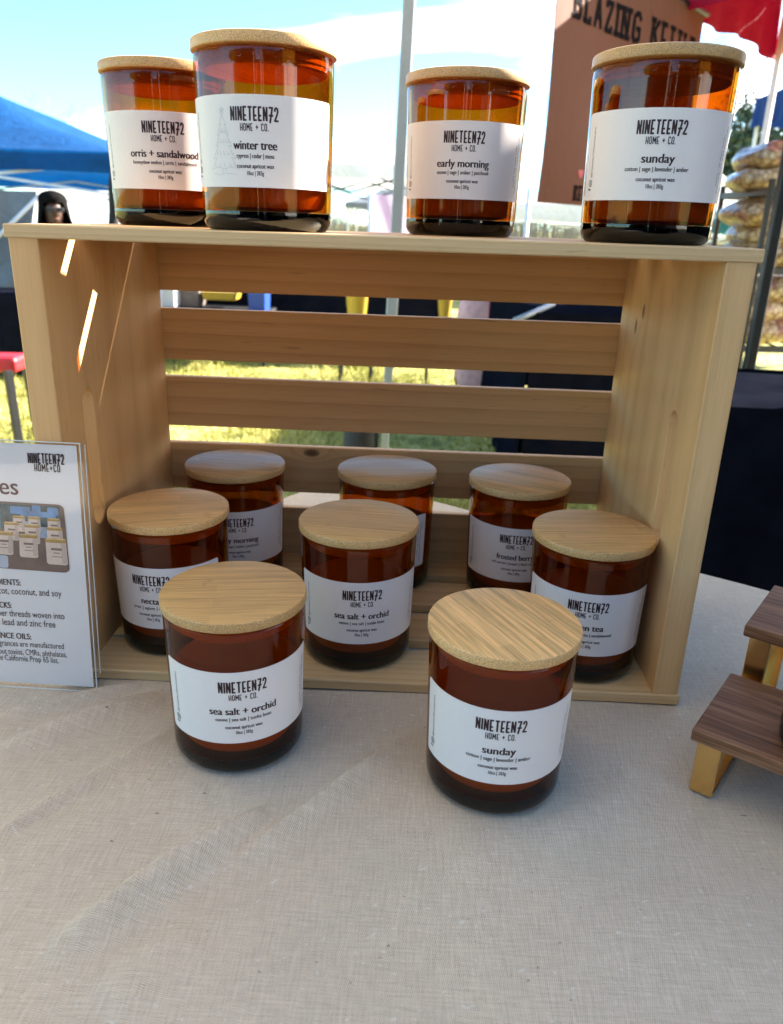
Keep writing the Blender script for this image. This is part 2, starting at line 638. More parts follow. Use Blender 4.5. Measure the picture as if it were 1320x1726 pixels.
def smooth_by_angle(o, deg=35):
    me = o.data
    bm = bmesh.new()
    bm.from_mesh(me)
    bmesh.ops.remove_doubles(bm, verts=bm.verts, dist=1e-6)
    bmesh.ops.recalc_face_normals(bm, faces=bm.faces)
    for f in bm.faces:
        f.smooth = True
    for e in bm.edges:
        e.smooth = not (len(e.link_faces) == 2 and e.calc_face_angle(0) > R(deg))
    bm.to_mesh(me)
    bm.free()


def thing(name, label, cat, loc=(0, 0, 0), rz=0.0, group=None):
    o = bpy.data.objects.new(name, None)
    o.empty_display_size = .05
    COL.objects.link(o)
    o.location = loc
    o.rotation_euler = (0, 0, rz)
    return tag(o, label, cat, group)


def tag(o, label=None, cat=None, group=None, kind=None):
    if label:
        o['label'] = label
    if cat:
        o['category'] = cat
    if group:
        o['group'] = group
    if kind:
        o['kind'] = kind
    return o


# ------------------------------------------------------------------ lettering
_tcache = {}


def text_geo(s):
    """outline letters of the built-in font as flat faces"""
    if s in _tcache:
        return _tcache[s]
    cu = bpy.data.curves.new('t', 'FONT')
    cu.body = s
    cu.size = 1
    cu.resolution_u = 4
    ob = bpy.data.objects.new('t', cu)
    me = bpy.data.meshes.new_from_object(ob)
    vs_ = [(v.co.x, v.co.y) for v in me.vertices]
    fs = [tuple(p.vertices) for p in me.polygons]
    bpy.data.objects.remove(ob)
    bpy.data.curves.remove(cu)
    bpy.data.meshes.remove(me)
    x0 = min(p[0] for p in vs_)
    x1 = max(p[0] for p in vs_)
    vs_ = [(p[0] - x0, p[1]) for p in vs_]
    _tcache[s] = (vs_, fs, x1 - x0)
    return _tcache[s]


GL = {
    'N': (.34, [[(0, 0), (0, 1)], [(0, 1), (.34, 0)], [(.34, 0), (.34, 1)]]),
    'I': (0, [[(0, 0), (0, 1)]]),
    'E': (.27, [[(0, 0), (0, 1)], [(0, 1), (.27, 1)], [(0, .36), (.22, .36)], [(0, 0), (.27, 0)]]),
    'T': (.34, [[(0, 1), (.34, 1)], [(.17, 0), (.17, 1)]]),
    '7': (.34, [[(0, 1), (.34, 1)], [(.34, 1), (.08, -.14)], [(.02, .40), (.38, .40)]]),
    '2': (.34, [[(0, .76), (.03, .92), (.16, 1), (.3, .92), (.33, .74), (.25, .48), (0, 0)], [(0, 0), (.36, 0)]]),
    'H': (.34, [[(0, 0), (0, 1)], [(.34, 0), (.34, 1)], [(0, .40), (.34, .40)]]),
    'O': (.34, [[(.1, 0), (0, .12), (0, .88), (.1, 1), (.24, 1), (.34, .88), (.34, .12), (.24, 0), (.1, 0)]]),
    'M': (.46, [[(0, 0), (0, 1)], [(0, 1), (.23, .35)], [(.23, .35), (.46, 1)], [(.46, 1), (.46, 0)]]),
    'C': (.32, [[(.32, .84), (.24, 1), (.1, 1), (0, .88), (0, .12), (.1, 0), (.24, 0), (.32, .16)]]),
    '+': (.36, [[(0, .5), (.36, .5)], [(.18, .25), (.18, .75)]]),
    '.': (0, [[(0, 0), (0, .05)]]),
    ' ': (.12, []),
    'B': (.36, [[(0, 0), (0, 1)], [(0, 1), (.26, 1), (.33, .9), (.33, .62), (.26, .53), (0, .53)], [(.26, .53), (.36, .42), (.36, .1), (.27, 0), (0, 0)]]),
    'L': (.3, [[(0, 0), (0, 1)], [(0, 0), (.32, 0), (.32, .16)]]),
    'A': (.4, [[(0, 0), (.2, 1)], [(.2, 1), (.4, 0)], [(.07, .33), (.33, .33)]]),
    'Z': (.34, [[(0, .86), (0, 1), (.34, 1), (0, 0), (.34, 0), (.34, .15)]]),
    'G': (.36, [[(.36, .82), (.26, 1), (.1, 1), (0, .88), (0, .12), (.1, 0), (.26, 0), (.36, .14), (.36, .45), (.2, .45)]]),
    'K': (.36, [[(0, 0), (0, 1)], [(0, .42), (.36, 1)], [(.13, .58), (.36, 0)]]),
}


def stroke_word(word, h, width, wt=.15, serif=0.0):
    """condensed stroke capitals; returns list of flat polygons centred on x"""
    gap = .13
    x = 0
    quads = []
    for ch in word:
        w, strokes = GL[ch]
        for s in strokes:
            for a, b in zip(s[:-1], s[1:]):
                quads.append(((a[0] + x, a[1]), (b[0] + x, b[1])))
        if serif and ch not in ' .+':
            xs = sorted({round(p[0], 2) for s in strokes for p in s if p[1] in (0, 1)})
            for s in strokes:
                for p in s:
                    if p[1] in (0, 1) and len(s) == 2 and s[0][0] == s[1][0]:
                        quads.append(((p[0] + x - serif, p[1]), (p[0] + x + serif, p[1])))
        x += w + gap + wt
    tot = x - gap - wt
    sx = (width - wt * h) / tot
    out = []
    for (a, b) in quads:
        p = Vector(((a[0] - tot / 2) * sx, a[1] * h))
        q = Vector(((b[0] - tot / 2) * sx, b[1] * h))
        d = (q - p)
        if d.length < 1e-9:
            continue
        d.normalize()
        hw = wt * h / 2
        e = d * hw * .6
        nrm = Vector((-d.y, d.x)) * hw
        out.append([p - e - nrm, q + e - nrm, q + e + nrm, p - e + nrm])
    return out


class Ink:
    """flat lettering: polygons on the (u, v) sheet, later laid on a surface"""

    def __init__(self):
        self.v, self.f, self.k, self.m = [], [], 0, []

    def poly(self, pts, mi=0):
        o = len(self.v)
        z = self.k % 7
        self.k += 1
        self.v += [(p[0], p[1], z) for p in pts]
        self.f.append(tuple(range(o, o + len(pts))))
        self.m.append(mi)

    def word(self, w, u, v, h, width, wt=.15, mi=0, serif=0.0):
        for q in stroke_word(w, h, width, wt, serif):
            self.poly([(p[0] + u, p[1] + v) for p in q], mi)

    def text(self, s, u, v, xh, width=None, rot=0.0, align=.5, bold=0.0, mi=0):
        vs_, fs, w = text_geo(s)
        sy = xh / .53
        sx = (width / w) if width else sy
        W = w * sx
        c, sn = math.cos(rot), math.sin(rot)
        for k in ((-1, 1) if bold else (0,)):
            o = len(self.v)
            z = self.k % 7
            self.k += 1
            for (x, y) in vs_:
                X = x * sx - W * align + k * bold
                Y = y * sy
                self.v.append((u + X * c - Y * sn, v + X * sn + Y * c, z))
            for f in fs:
                self.f.append(tuple(i + o for i in f))
                self.m.append(mi)

    def line(self, pts, w, mi=0):
        for a, b in zip(pts[:-1], pts[1:]):
            a, b = Vector(a), Vector(b)
            d = b - a
            if d.length < 1e-9:
                continue
            d.normalize()
            n = Vector((-d.y, d.x)) * w / 2
            e = d * w * .3
            self.poly([a - e - n, b + e - n, b + e + n, a - e + n], mi)

    def build(self, name, fn, mats, parent):
        mb = MB()
        mb.add([fn(*p) for p in self.v], self.f)
        mb.mi = list(self.m)
        return mb.build(name, mats, parent)


# ------------------------------------------------------------------ ground
mb = MB()
mb.add([(-400, -300, -.75), (400, -300, -.75), (400, 600, -.75), (-400, 600, -.75)], [(0, 1, 2, 3)])
g = mb.build('ground', M['grass_ground'])
tag(g, kind='structure')

mb = MB()
mb.grid(lambda q, t: (-40 + 80 * q, -14 + 13.0 * t + .12 * math.sin(q * 90) * (t > .9), -.744), 160, 10)
g = mb.build('path', plain('added_dark_ground', (.05, .042, .036), .9, var=.5, scale=25, bump=.8))  # dark strip added behind the camera to dull grass reflections in the glass
tag(g, kind='structure')

mb = MB()
for i in range(52000):
    y = 2.3 + 5.6 * random.random() ** 1.2
    x = random.uniform(-.62, .42) * (y + .5) - .1
    if x > .5 and y > 2.7:
        continue
    h = random.uniform(.015, .05) * (1 + .6 * math.sin(x * 5 + y * 3))
    a = random.uniform(0, 2 * PI)
    w = random.uniform(.003, .007)
    lx, ly = random.gauss(0, .025), random.gauss(0, .025)
    mb.add([(x - w * math.cos(a), y - w * math.sin(a), -.755), (x + w * math.cos(a), y + w * math.sin(a), -.755), (x + lx, y + ly, -.75 + max(h, .01))], [(0, 1, 2)])
g = mb.build('grass', M['blade'])
tag(g, 'short dormant yellow green lawn grass in the sun behind the crate', 'grass', kind='stuff')

# ------------------------------------------------------------------ table with cloth
TC = Vector((-.0646, .518))          # far corner
E1 = Vector((.82, -.572)).normalized()
E2 = Vector((-E1.y * -1, 0))
E2 = Vector((E1.y, -E1.x))           # towards front left
TL, TW = 1.83, .80


def fold_h(x, y):
    h = .0
    for (a, b, hgt, wd, up) in FOLDS:
        p = Vector((x, y))
        d = b - a
        t = max(0, min(1, (p - a).dot(d) / d.length_squared))
        q = a + d * t
        dist = (p - q).length
        side = 1 if d.x * (p.y - a.y) - d.y * (p.x - a.x) > 0 else -1
        w = wd * (1.5 if side < 0 else .72)
        tap = math.sin(PI * min(1, max(0.0, (t * .96 + .02)))) ** .6
        h += hgt * tap * math.exp(-(dist / w) ** 2)
    h *= 2.5
    h += .0008 * math.sin(x * 31 + y * 17) * math.sin(y * 23 - x * 9 + 1)
    return h


def pz(px, py):
    p = on_z(px, py, 0)
    return Vector((p.x, p.y))


FOLDS = [
    (pz(110, 1585), pz(445, 1365), .0058, .008, 1),
    (pz(395, 1455), pz(640, 1280), .0032, .006, 1),
    (pz(-60, 1440), pz(272, 1240), .0022, .004, 1),
    (pz(-30, 1275), pz(270, 1172), .0045, .008, 1),
    (pz(-60, 1220), pz(240, 1150), .0025, .006, 1),
    (pz(160, 1690), pz(330, 1560), .0012, .012, 1),
    (pz(560, 1330), pz(700, 1230), .0015, .007, 1),
    (pz(900, 1420), pz(1120, 1300), .0012, .016, 1),
    (pz(1000, 1600), pz(1300, 1480), .0010, .018, 1),
]
t_table = thing('display_table', 'folding table under a beige canvas cloth carrying the pine crate', 'table', (TC.x, TC.y, -.75))
m4 = Matrix(((E1.x, E2.x, 0, 0), (E1.y, E2.y, 0, 0), (0, 0, 1, 0), (0, 0, 0, 1)))
mb = MB()
mb.box(.01, TW - .01, .01, TL - .01, .70, .735, .004, mat=m4)
mb.build('tabletop', M['white_metal'], t_table)
for (a, b) in ((.08, .12), (TW - .08, .12), (.08, TL - .12), (TW - .08, TL - .12)):
    mb = MB()
    mb.tube([m4 @ Vector((a, b, 0)), m4 @ Vector((a, b, .70))], .014, 10)
    mb.build('leg', M['grey_metal'], t_table)

NU, NV = 330, 420
mb = MB()
verts, faces = [], []
us = [-.28, -.14, -.012] + [TW * i / NU for i in range(NU + 1)] + [TW + .012, TW + .14, TW + .28]
vs2 = [-.28, -.14, -.012] + [1.0 * j / NV for j in range(NV + 1)] + [1.2, 1.5, TL, TL + .012, TL + .14, TL + .28]
for j, v in enumerate(vs2):
    for i, u in enumerate(us):
        cu, cv = min(max(u, 0), TW), min(max(v, 0), TL)
        over = max(abs(u - cu), abs(v - cv))
        p = TC + E1 * cu + E2 * cv
        z = -.0008
        if over == 0:
            z += fold_h(p.x, p.y)
        else:
            n = (E1 * (u - cu) + E2 * (v - cv))
            n = n.normalized() if n.length else n
            wv = .5 + .5 * math.sin((u + v) * 38)
            k = min(over, .012) * .6 + max(0, over - .012) * .22 * wv
            p = p + n * k
            z -= max(0.0, over - .004)
        verts.append((p.x, p.y, z))
nu = len(us)
for j in range(len(vs2) - 1):
    for i in range(nu - 1):
        faces.append((j * nu + i, j * nu + i + 1, (j + 1) * nu + i + 1, (j + 1) * nu + i))
mb.add(verts, faces, 0, True)
cl = mb.build('tablecloth', M['canvas'])
tag(cl, 'beige woven canvas cloth with soft creases spread over the display table', 'tablecloth')

# ------------------------------------------------------------------ the crate
W2, H, D, TE, TP = .2285, .3193, .2302, .019, .0082
XI = W2 - TE
crate = thing('wooden_crate', 'pale pine slatted crate on its side used as a shelf for candles', 'crate')


def stadium_board(x0, x1, knotty):
    """upright end board with its routed hand hole, grain vertical"""
    cu = bpy.data.curves.new('b', 'CURVE')
    cu.dimensions = '2D'
    cu.fill_mode = 'BOTH'
    cu.extrude = (x1 - x0) / 2 - .0007
    cu.bevel_depth = .0007
    cu.bevel_resolution = 0

    def spline(pts):
        s = cu.splines.new('POLY')
        s.points.add(len(pts) - 1)
        for p, q in zip(s.points, pts):
            p.co = (q[0], q[1], 0, 1)
        s.use_cyclic_u = True
    z0, z1 = TP + .0004, H - TP - .0004
    spline([(.0007, z0), (D - .0010, z0), (D - .0010, z1), (.0007, z1)])
    c, r, s0, s1 = .0495, .0105, .116, .199
    pts = [(c + r * math.cos(t), s1 + r * math.sin(t)) for t in [PI * k / 12 for k in range(13)]]
    pts += [(c + r * math.cos(t), s0 + r * math.sin(t)) for t in [PI + PI * k / 12 for k in range(13)]]
    spline(pts)
    ob = bpy.data.objects.new('b', cu)
    me = bpy.data.meshes.new_from_object(ob)
    bpy.data.objects.remove(ob)
    bpy.data.curves.remove(cu)
    xm = (x0 + x1) / 2
    for v in me.vertices:
        y, z, x = v.co
        v.co = (xm + x, y, z)
    me.materials.clear()
    me.materials.append(M['pine_zk'] if knotty else M['pine_z'])
    bm = bmesh.new()
    bm.from_mesh(me)
    bmesh.ops.remove_doubles(bm, verts=bm.verts, dist=1e-6)
    bmesh.ops.recalc_face_normals(bm, faces=bm.faces)
    bm.to_mesh(me)
    bm.free()
    for p in me.polygons:
        p.material_index = 0
        p.use_smooth = False
    o = bpy.data.objects.new('end_board', me)
    COL.objects.link(o)
    o.parent = crate
    return o


stadium_board(-W2 + .0006, -XI, False)
stadium_board(XI, W2 - .0006, True)
SW, SG = .0475, .0163
for k in range(4):
    y0 = k * (SW + SG)
    mb = MB()
    mb.box(-W2 - (.0012 if k == 0 else 0), W2 + (.0022 if k == 0 else 0), y0 - (.0012 if k == 0 else 0), y0 + SW, H - TP, H, .0008)
    mb.build('top_slat', M['pine_edge'] if k == 0 else M['pine_x'], crate)
    mb = MB()
    mb.box(-W2, W2 + (.001 if k == 0 else 0), y0 - (.001 if k == 0 else 0), y0 + SW, 0, TP, .0008)
    mb.build('floor_slat', M['pine_edge'] if k == 0 else M['pine_x'], crate)
for k, (z0, z1) in enumerate(((.2635, H - TP - .0005), (.2010, .2478), (.1374, .1852), (.0734 + .0004, .1208), (TP + .0006, .0575))):
    mb = MB()
    mb.box(-W2, W2, D, D + .0085, z0, z1, .0009)
    mb.build('back_slat', M['pine_slat'] if k == 3 else M['pine_x'], crate)

# ------------------------------------------------------------------ candles
JR0, JR1, JH = .0416, .0441, .1012
LZ0, LZ1 = .0252, .0757


def jar_r(z):
    return JR0 + (JR1 - JR0) * (z / JH)


def jar_mesh():
    mb = MB()
    wall = .0031
    z0 = .0118
    out = [(jar_r(z), z) for z in (z0, .015, .03, .045, .06, .075, .09, .098)]
    out += [(jar_r(JH) - .0003, JH - .0010), (jar_r(JH) - .0012, JH), (jar_r(JH) - wall + .0008, JH), (jar_r(JH) - wall, JH - .0010)]
    inn = [(jar_r(z) - wall, z) for z in (.098, .09, .075, .06, .045, .03, .021, z0)]
    mb.lathe(out + inn, 96, closed=True)
    return mb


def foot_mesh():
    """thick round-heeled glass foot"""
    mb = MB()
    prof = [(1e-5, .0016), (.030, .0016), (.0335, .0006), (.0365, .0002), (.0385, .0008), (.0402, .0026), (jar_r(.0055), .0055),
            (jar_r(.0100), .0100), (jar_r(.0116) - .0001, .0116), (jar_r(.0116) - .0028, .01165), (.034, .0112), (.012, .0108), (1e-5, .0108)]
    mb.lathe(prof, 96)
    return mb


def wax_mesh():
    mb = MB()
    w = .0034
    prof = [(1e-5, .0116), (.026, .0119), (jar_r(.014) - w - .0030, .0140), (jar_r(.021) - w, .0212)]
    prof += [(jar_r(z) - w, z) for z in (.03, .045, .0585)]
    prof += [(jar_r(.06) - w - .0008, .0600), (jar_r(.06) - w - .004, .0592), (.010, .0588), (.003, .0594), (1e-5, .0594)]
    mb.lathe(prof, 72)
    return mb


def lid_mesh():
    mb = MB()
    r, z0, z1 = .0453, .1023, .1089
    prof = [(1e-5, z0), (r - .0008, z0), (r - .0002, z0 + .0003), (r, z0 + .001), (r, z1 - .0012), (r - .0004, z1 - .0004), (r - .0013, z1), (.02, z1), (1e-5, z1)]
    mb.lathe(prof, 96)
    return mb


def plug_mesh():
    mb = MB()
    r = jar_r(.095) - .0040
    prof = [(1e-5, .0925), (r - .0015, .0925), (r - .0003, .0935), (r - .0003, .0955), (r + .0007, .0962), (r + .0007, .0985), (r - .0003, .0992), (r - .0003, .10225), (1e-5, .10225)]
    mb.lathe(prof, 72)
    return mb


def finish_lathe(o, deg=30):
    smooth_by_angle(o, deg)
    return o


LAB = .0548                                   # half arc length of a label
RM = jar_r(.05) + .00012


def on_jar(u, v, z=0.0):
    """u along the arc (0 = middle of the label), v = height above the label's foot"""
    zz = LZ0 + v
    r = jar_r(zz) + .00016 + z
    a = u / RM
    return (r * math.sin(a), -r * math.cos(a), zz)


def label_mesh():
    """rounded rectangle wrapped round the glass, with real (paper) thickness"""
    mb = MB()
    n = 72
    hh = LZ1 - LZ0
    rc = .0022

    def lift(k):
        def fn(s, t):
            u = -LAB + 2 * LAB * s
            e = LAB - abs(u)
            cut = 0
            if e < rc:
                cut = rc - math.sqrt(max(0, rc * rc - (rc - e) ** 2))
            v = cut + (hh - 2 * cut) * t
            return on_jar(u, v, k)
        return fn
    ss = [0, .003, .008, .014, .02] + [.02 + .96 * i / n for i in range(1, n)] + [.98, .986, .992, .997, 1]
    for k, flip in ((.00008, False), (-.00010, True)):
        fn = lift(k)
        verts = [fn(s, t) for t in (0, .5, 1) for s in ss]
        m = len(ss)
        faces = [(j * m + i, j * m + i + 1, (j + 1) * m + i + 1, (j + 1) * m + i) for j in range(2) for i in range(m - 1)]
        if flip:
            faces = [f[::-1] for f in faces]
        mb.add(verts, faces, 0, True)
    return mb


def ink_at(u, v, k):
    return on_jar(u, v, .00017 + k * .000012)


def vf(frac):
    return (LZ1 - LZ0) * (1 - frac)


def label_ink(scent, sw, notes, nw, tree=False):
    k = Ink()
    k.word('NINETEEN72', 0, vf(.272), .0069, .0290, .155)
    k.word('HOME + CO.', 0, vf(.382), .0037, .0170, .14)
    k.text(scent, 0, vf(.585), .0038, sw, bold=.00024)
    k.text(notes, 0, vf(.677), .00195, nw, bold=.00008)
    k.text('coconut apricot wax', 0, vf(.788), .00190, .0228, bold=.00008)
    k.text('10oz | 283g', 0, vf(.865), .0018, .0102, bold=.00007)
    main, k = k, Ink()
    k.text('@nineteen72homeandco', -.0458, vf(.73), .0013, .0287, rot=PI / 2, align=0)
    k.text('f', -.0461, vf(.885), .0024, rot=PI / 2, align=0, bold=.0002)
    s = .0017
    cx, cy = -.0469, vf(.80)
    k.line([(cx - s, cy - s * .6), (cx - s, cy + s * .6), (cx - s * .6, cy + s), (cx + s * .6, cy + s), (cx + s, cy + s * .6), (cx + s, cy - s * .6),
            (cx + s * .6, cy - s), (cx - s * .6, cy - s), (cx - s, cy - s * .6)], .0004)
    k.line([(cx + s * .5 * math.cos(t), cy + s * .5 * math.sin(t)) for t in [2 * PI * i / 10 for i in range(11)]], .0004)
    left, k = k, Ink()
    k.text('hand poured in north carolina', .0478, vf(.15), .0012, .0375, rot=-PI / 2, align=0)
    k.text('burn time 45+ hours', .0448, vf(.27), .0012, .0270, rot=-PI / 2, align=0)
    right, k = k, main
    if tree:
        c = -.0205

        def L(*p):
            k.line([(c + x * .001, vf(1) + y * .001) for x, y in p], .00028, 1)
        st = [(2.0 * math.cos(PI / 2 + i * PI * .8), 42 + 2.0 * math.sin(PI / 2 + i * PI * .8)) for i in range(6)]
        L(*st)
        L((0, 40), (-2.6, 34), (-1.3, 34.6), (-4.3, 28.6), (-2.4, 29.2), (-6.2, 22.5), (-3.8, 23), (-8.5, 15.8), (-5.5, 16.3), (-10.5, 10), (-5, 11.2), (0, 10.2))
        L((0, 40), (2.6, 34), (1.3, 34.6), (4.3, 28.6), (2.4, 29.2), (6.2, 22.5), (3.8, 23), (8.5, 15.8), (5.5, 16.3), (10.5, 10), (5, 11.2), (0, 10.2))
        for y, w in ((32, 2), (26.5, 3.6), (20, 5), (13.5, 7)):
            for i in range(5):
                x = -w + 2 * w * i / 4
                L((x, y), (x * 1.1 + .5, y - 2.2), (x * 1.15 + 1.4, y - 1.4))
        L((-1.2, 10.2), (-1.2, 7.6), (1.2, 7.6), (1.2, 10.2))
        L((-9, 7.4), (-3, 7), (4, 7.5), (9, 7))
    return main, left, right


def make_candle(first):
    root = thing('jar_candle', 'amber glass jar candle', 'candle')
    if first is None:
        finish_lathe(jar_mesh().build('glass_jar', M['glass'], root))
        finish_lathe(foot_mesh().build('glass_foot', M['foot_glass'], root))
        finish_lathe(wax_mesh().build('wax', M['wax'], root))
        lid = finish_lathe(lid_mesh().build('lid', LIDS[0], root))
        finish_lathe(plug_mesh().build('lid_plug', LIDS[2], lid))
        label_mesh().build('paper_label', M['paper'], root)
    else:
        for ch in first.children:
            c = ch.copy()
            COL.objects.link(c)
            c.parent = root
            for g2 in ch.children:
                if 'lettering' in g2.name:
                    continue
                d = g2.copy()
                COL.objects.link(d)
                d.parent = c
    return root


EM = ('early morning', .0373, 'ozone | sage | amber | patchouli', .0373)
SU = ('sunday', .0190, 'cotton | sage | lavender | amber', .0378)
SS = ('sea salt + orchid', .0410, 'ozone | sea salt | tonka bean', .0343)
GI, GT, GF = 'candles inside the crate', 'candles standing on top of the crate', 'candles on the cloth before the crate'
CANDLES = [
    (-.0827, -.0609, 0, 17.5, SS, 2, 8, 'lidded amber jar candle labelled sea salt + orchid standing on the canvas cloth', GF),
    (.0839, -.0863, 0, -3.5, SU, 1, -62, 'lidded amber jar candle labelled sunday standing on the canvas cloth', GF),
    (-.1599, .0607, TP, -5.5, ('nectar', .0165, 'pear | agave | marine', .031), 0, 15, 'amber candle labelled nectar beside the left wall of the crate', GI),
    (-.0125, .0513, TP, 8.5, SS, 2, -5, 'sea salt + orchid candle on the crate floor, central in the middle row', GI),
    (.1637, .0488, TP, -10, ('green tea', .025, 'lemon | black tea | sandalwood', .038), 2, 6, 'amber candle labelled green tea against the right wall of the crate', GI),
    (-.1360, .1835, TP, 12.5, EM, 0, -10, 'early morning candle in the dim back row, behind the nectar one', GI),
    (.0038, .1838, TP, -16, SU, 2, 12, 'candle in the back row whose label front is hidden by the middle candle', GI),
    (.1233, .1715, TP, -5.5, ('frosted berry', .0326, 'red currant | juniper | black currant', .041), 0, -28, 'frosted berry candle in the back row, behind the green tea one', GI),
    (-.1684, .1427, H, 13.5, ('orris + sandalwood', .0488, 'honeydew melon | orris | sandalwood', .046), 0, 30, 'orris + sandalwood candle on top of the crate, partly hidden by its neighbour', GT),
    (-.0771, .0546, H, 1, ('winter tree', .0264, 'cypress | cedar | moss', .0229), 0, 70, 'winter tree candle on top of the crate with a tree drawn on its label', GT),
    (.0550, .1451, H, -3, EM, 0, 20, 'early morning candle on top of the crate in the open sky light', GT),
    (.1732, .0570, H, -12, SU, 0, -30, 'sunday candle on top of the crate at its right end', GT),
]
first = None
for (x, y, z, yaw, sc_, lidm, lr, lab, grp) in CANDLES:
    c = make_candle(first)
    if first is None:
        first = c
    c.location = (x, y, z)
    c.rotation_euler = (0, 0, R(yaw))
    tag(c, lab, 'candle', grp)
    for ch in c.children:
        if ch.name.startswith('lid'):
            ch.rotation_euler = (0, 0, R(lr - yaw))
            if lidm:
                if c is not first:
                    ch.data = ch.data.copy()
                ch.data.materials[0] = LIDS[lidm]
            elif c is not first:
                ch.data = ch.data.copy()
                ch.data.materials[0] = LIDS[0]
        if ch.name.startswith('paper_label'):
            tree = sc_[0] == 'winter tree'
            for nm, kk in zip(('lettering', 'handle_lettering', 'side_lettering'), label_ink(*sc_, tree=tree)):
                kk.build(nm, ink_at, [M['ink'], M['grey_ink']], ch)

# ------------------------------------------------------------------ sign in its acrylic holder
sg = thing('sign_holder', 'clear acrylic sign holder with a white printed sheet leaning by the crate', 'sign', (-.1965, -.0185, .0002), R(-1.5))
LEAN = math.atan2(.0155, .182)
SWD, SHT = .129, .183


def on_sign(u, v, k=0.0):
    """u leftwards negative from the right edge, v up the slope, k out of the sheet"""
    return (u, v * math.sin(LEAN) - k * math.cos(LEAN), v * math.cos(LEAN) + k * math.sin(LEAN))


rot = Matrix.Rotation(-LEAN, 4, 'X')
M['edge'] = plain('polished_acrylic_edge', (.62, .66, .66), .15, var=.05)
mb = MB()
mb.box(.00005, .0007, -.0010, .0, .001, SHT, .0001, mat=rot)
mb.box(-SWD, .0007, -.0010, .0, SHT + .00005, SHT + .0007, .0001, mat=rot)
mb.box(-SWD, .0007, -.0010, .0, -.0001, .0005, .0001, mat=rot)
mb.box(.0022, .0028, .0018, .0026, .014, SHT - .001, .0001, mat=rot)
mb.build('pane_edge', M['edge'], sg)
mb = MB()
mb.box(-SWD, 0, -.0011, .0, 0, SHT, .0004, mat=rot)
mb.build('front_pane', M['acrylic'], sg)
mb = MB()
mb.box(-SWD, .0021, .0018, .0029, .012, SHT, .0004, mat=rot)
mb.build('back_pane', M['acrylic'], sg)
mb = MB()
mb.box(-SWD, .001, .003, .045, .0, .0014, .0004)
mb.build('foot', M['acrylic'], sg)
mb = MB()
mb.box(-SWD + .0015, -.0025, .0003, .0007, .0035, SHT - .0015, 0, mat=rot)
sheet = mb.build('printed_sheet', M['sheet'], sg)
k = Ink()


def sgpix(px, py):
    """sheet coordinates of a spot of the sign"""
    # bottom right corner 163,1167 ; top right 137,745 ; bottom edge about 445 px per 0.0725 m at foot
    d = _fw + _rt * ((px - 660) / F_PX) - _up * ((py - 863) / F_PX)
    n = Vector((0, -math.cos(LEAN), math.sin(LEAN)))
    n = Matrix.Rotation(R(-1.5), 3, 'Z') @ n
    o = Vector((-.1965, -.0185, .0002))
    p = CAM + d * ((o - CAM).dot(n) / d.dot(n))
    q = Matrix.Rotation(R(1.5), 3, 'Z') @ (p - o)
    return (q.x, q.z / math.cos(LEAN))


def sline(s, px, py, xh, wpx, bold=0.0, mi=0, frac=1.0):
    """right end of the line at px, baseline at py; wpx = width of the seen part, frac = its share of the line"""
    u, v = sgpix(px, py)
    u2, v2 = sgpix(px - wpx, py - wpx * .035)
    k.text(s, u, v, xh, (u - u2) / frac, rot=0, align=1.0, bold=bold, mi=mi)


u0, v0 = sgpix(78, 781)
k.word('NINETEEN72', u0, v0, .0064, sgpix(109, 781)[0] - sgpix(47.5, 781)[0], .15, 0)
u0, v0 = sgpix(80, 794.5)
k.word('HOME+CO', u0, v0, .0046, sgpix(102, 795)[0] - sgpix(58.5, 795)[0], .15, 0)
k.build('brand_lettering', lambda u, v, z: on_sign(u, v, .00005 + z * .00001), [M['ink'], M['plum_ink']], sheet)
k = Ink()
sline('es', 31, 834, .0090, 31, bold=.0002, mi=1)
k.build('heading_lettering', lambda u, v, z: on_sign(u, v, .00005 + z * .00001), [M['ink'], M['plum_ink']], sheet)
k = Ink()
sline('INGREDIENTS:', 35, 987, .0034, 35, bold=.00012, frac=.47)
sline('apricot, coconut, and soy', 104, 1006, .0038, 104, frac=.83)
sline('WICKS:', 20, 1025, .0034, 20, bold=.00012, frac=.58)
sline('paper threads woven into', 109, 1044, .0038, 109, frac=.89)
sline('are lead and zinc free', 94, 1058, .0038, 94, frac=.86)
sline('FRAGRANCE OILS:', 53, 1078, .0034, 53, bold=.00012, frac=.56)
sline('fragrances are manufactured', 108, 1094, .0034, 108, frac=.9)
sline('without toxins, CMRs, phthalates,', 113, 1108, .0034, 113, frac=.86)
sline('on the California Prop 65 list.', 99, 1118, .0034, 99, frac=.83)
k.build('lettering', lambda u, v, z: on_sign(u, v, .00005 + z * .00001), [M['ink'], M['plum_ink']], sheet)

# the small photograph printed on the sheet: cream jars in rows on a brown board
ph = MB()
PC = [plain('print_brown', (.17, .10, .075), .5, var=.25, scale=60), plain('print_dark_green', (.05, .085, .09), .5, var=.6, scale=160),
      plain('print_blue', (.13, .26, .46), .5, var=.3, scale=90), plain('print_cream', (.66, .50, .41), .5, var=.08, scale=90),
      plain('print_gold', (.42, .24, .07), .5, var=.2, scale=200), plain('print_dark_line', (.2, .12, .1), .5),
      plain('print_pale_blue', (.30, .36, .46), .5, var=.3, scale=120), plain('print_pale_cloth', (.42, .44, .50), .5, var=.2), plain('print_cream_shade', (.52, .38, .31), .5, var=.08, scale=90), plain('print_light_gold', (.66, .44, .18), .5, var=.2, scale=200)]
tl, tr_, bl_, brr = sgpix(-34, 843), sgpix(107, 851), sgpix(-34, 955), sgpix(118, 966)
zc = [0]


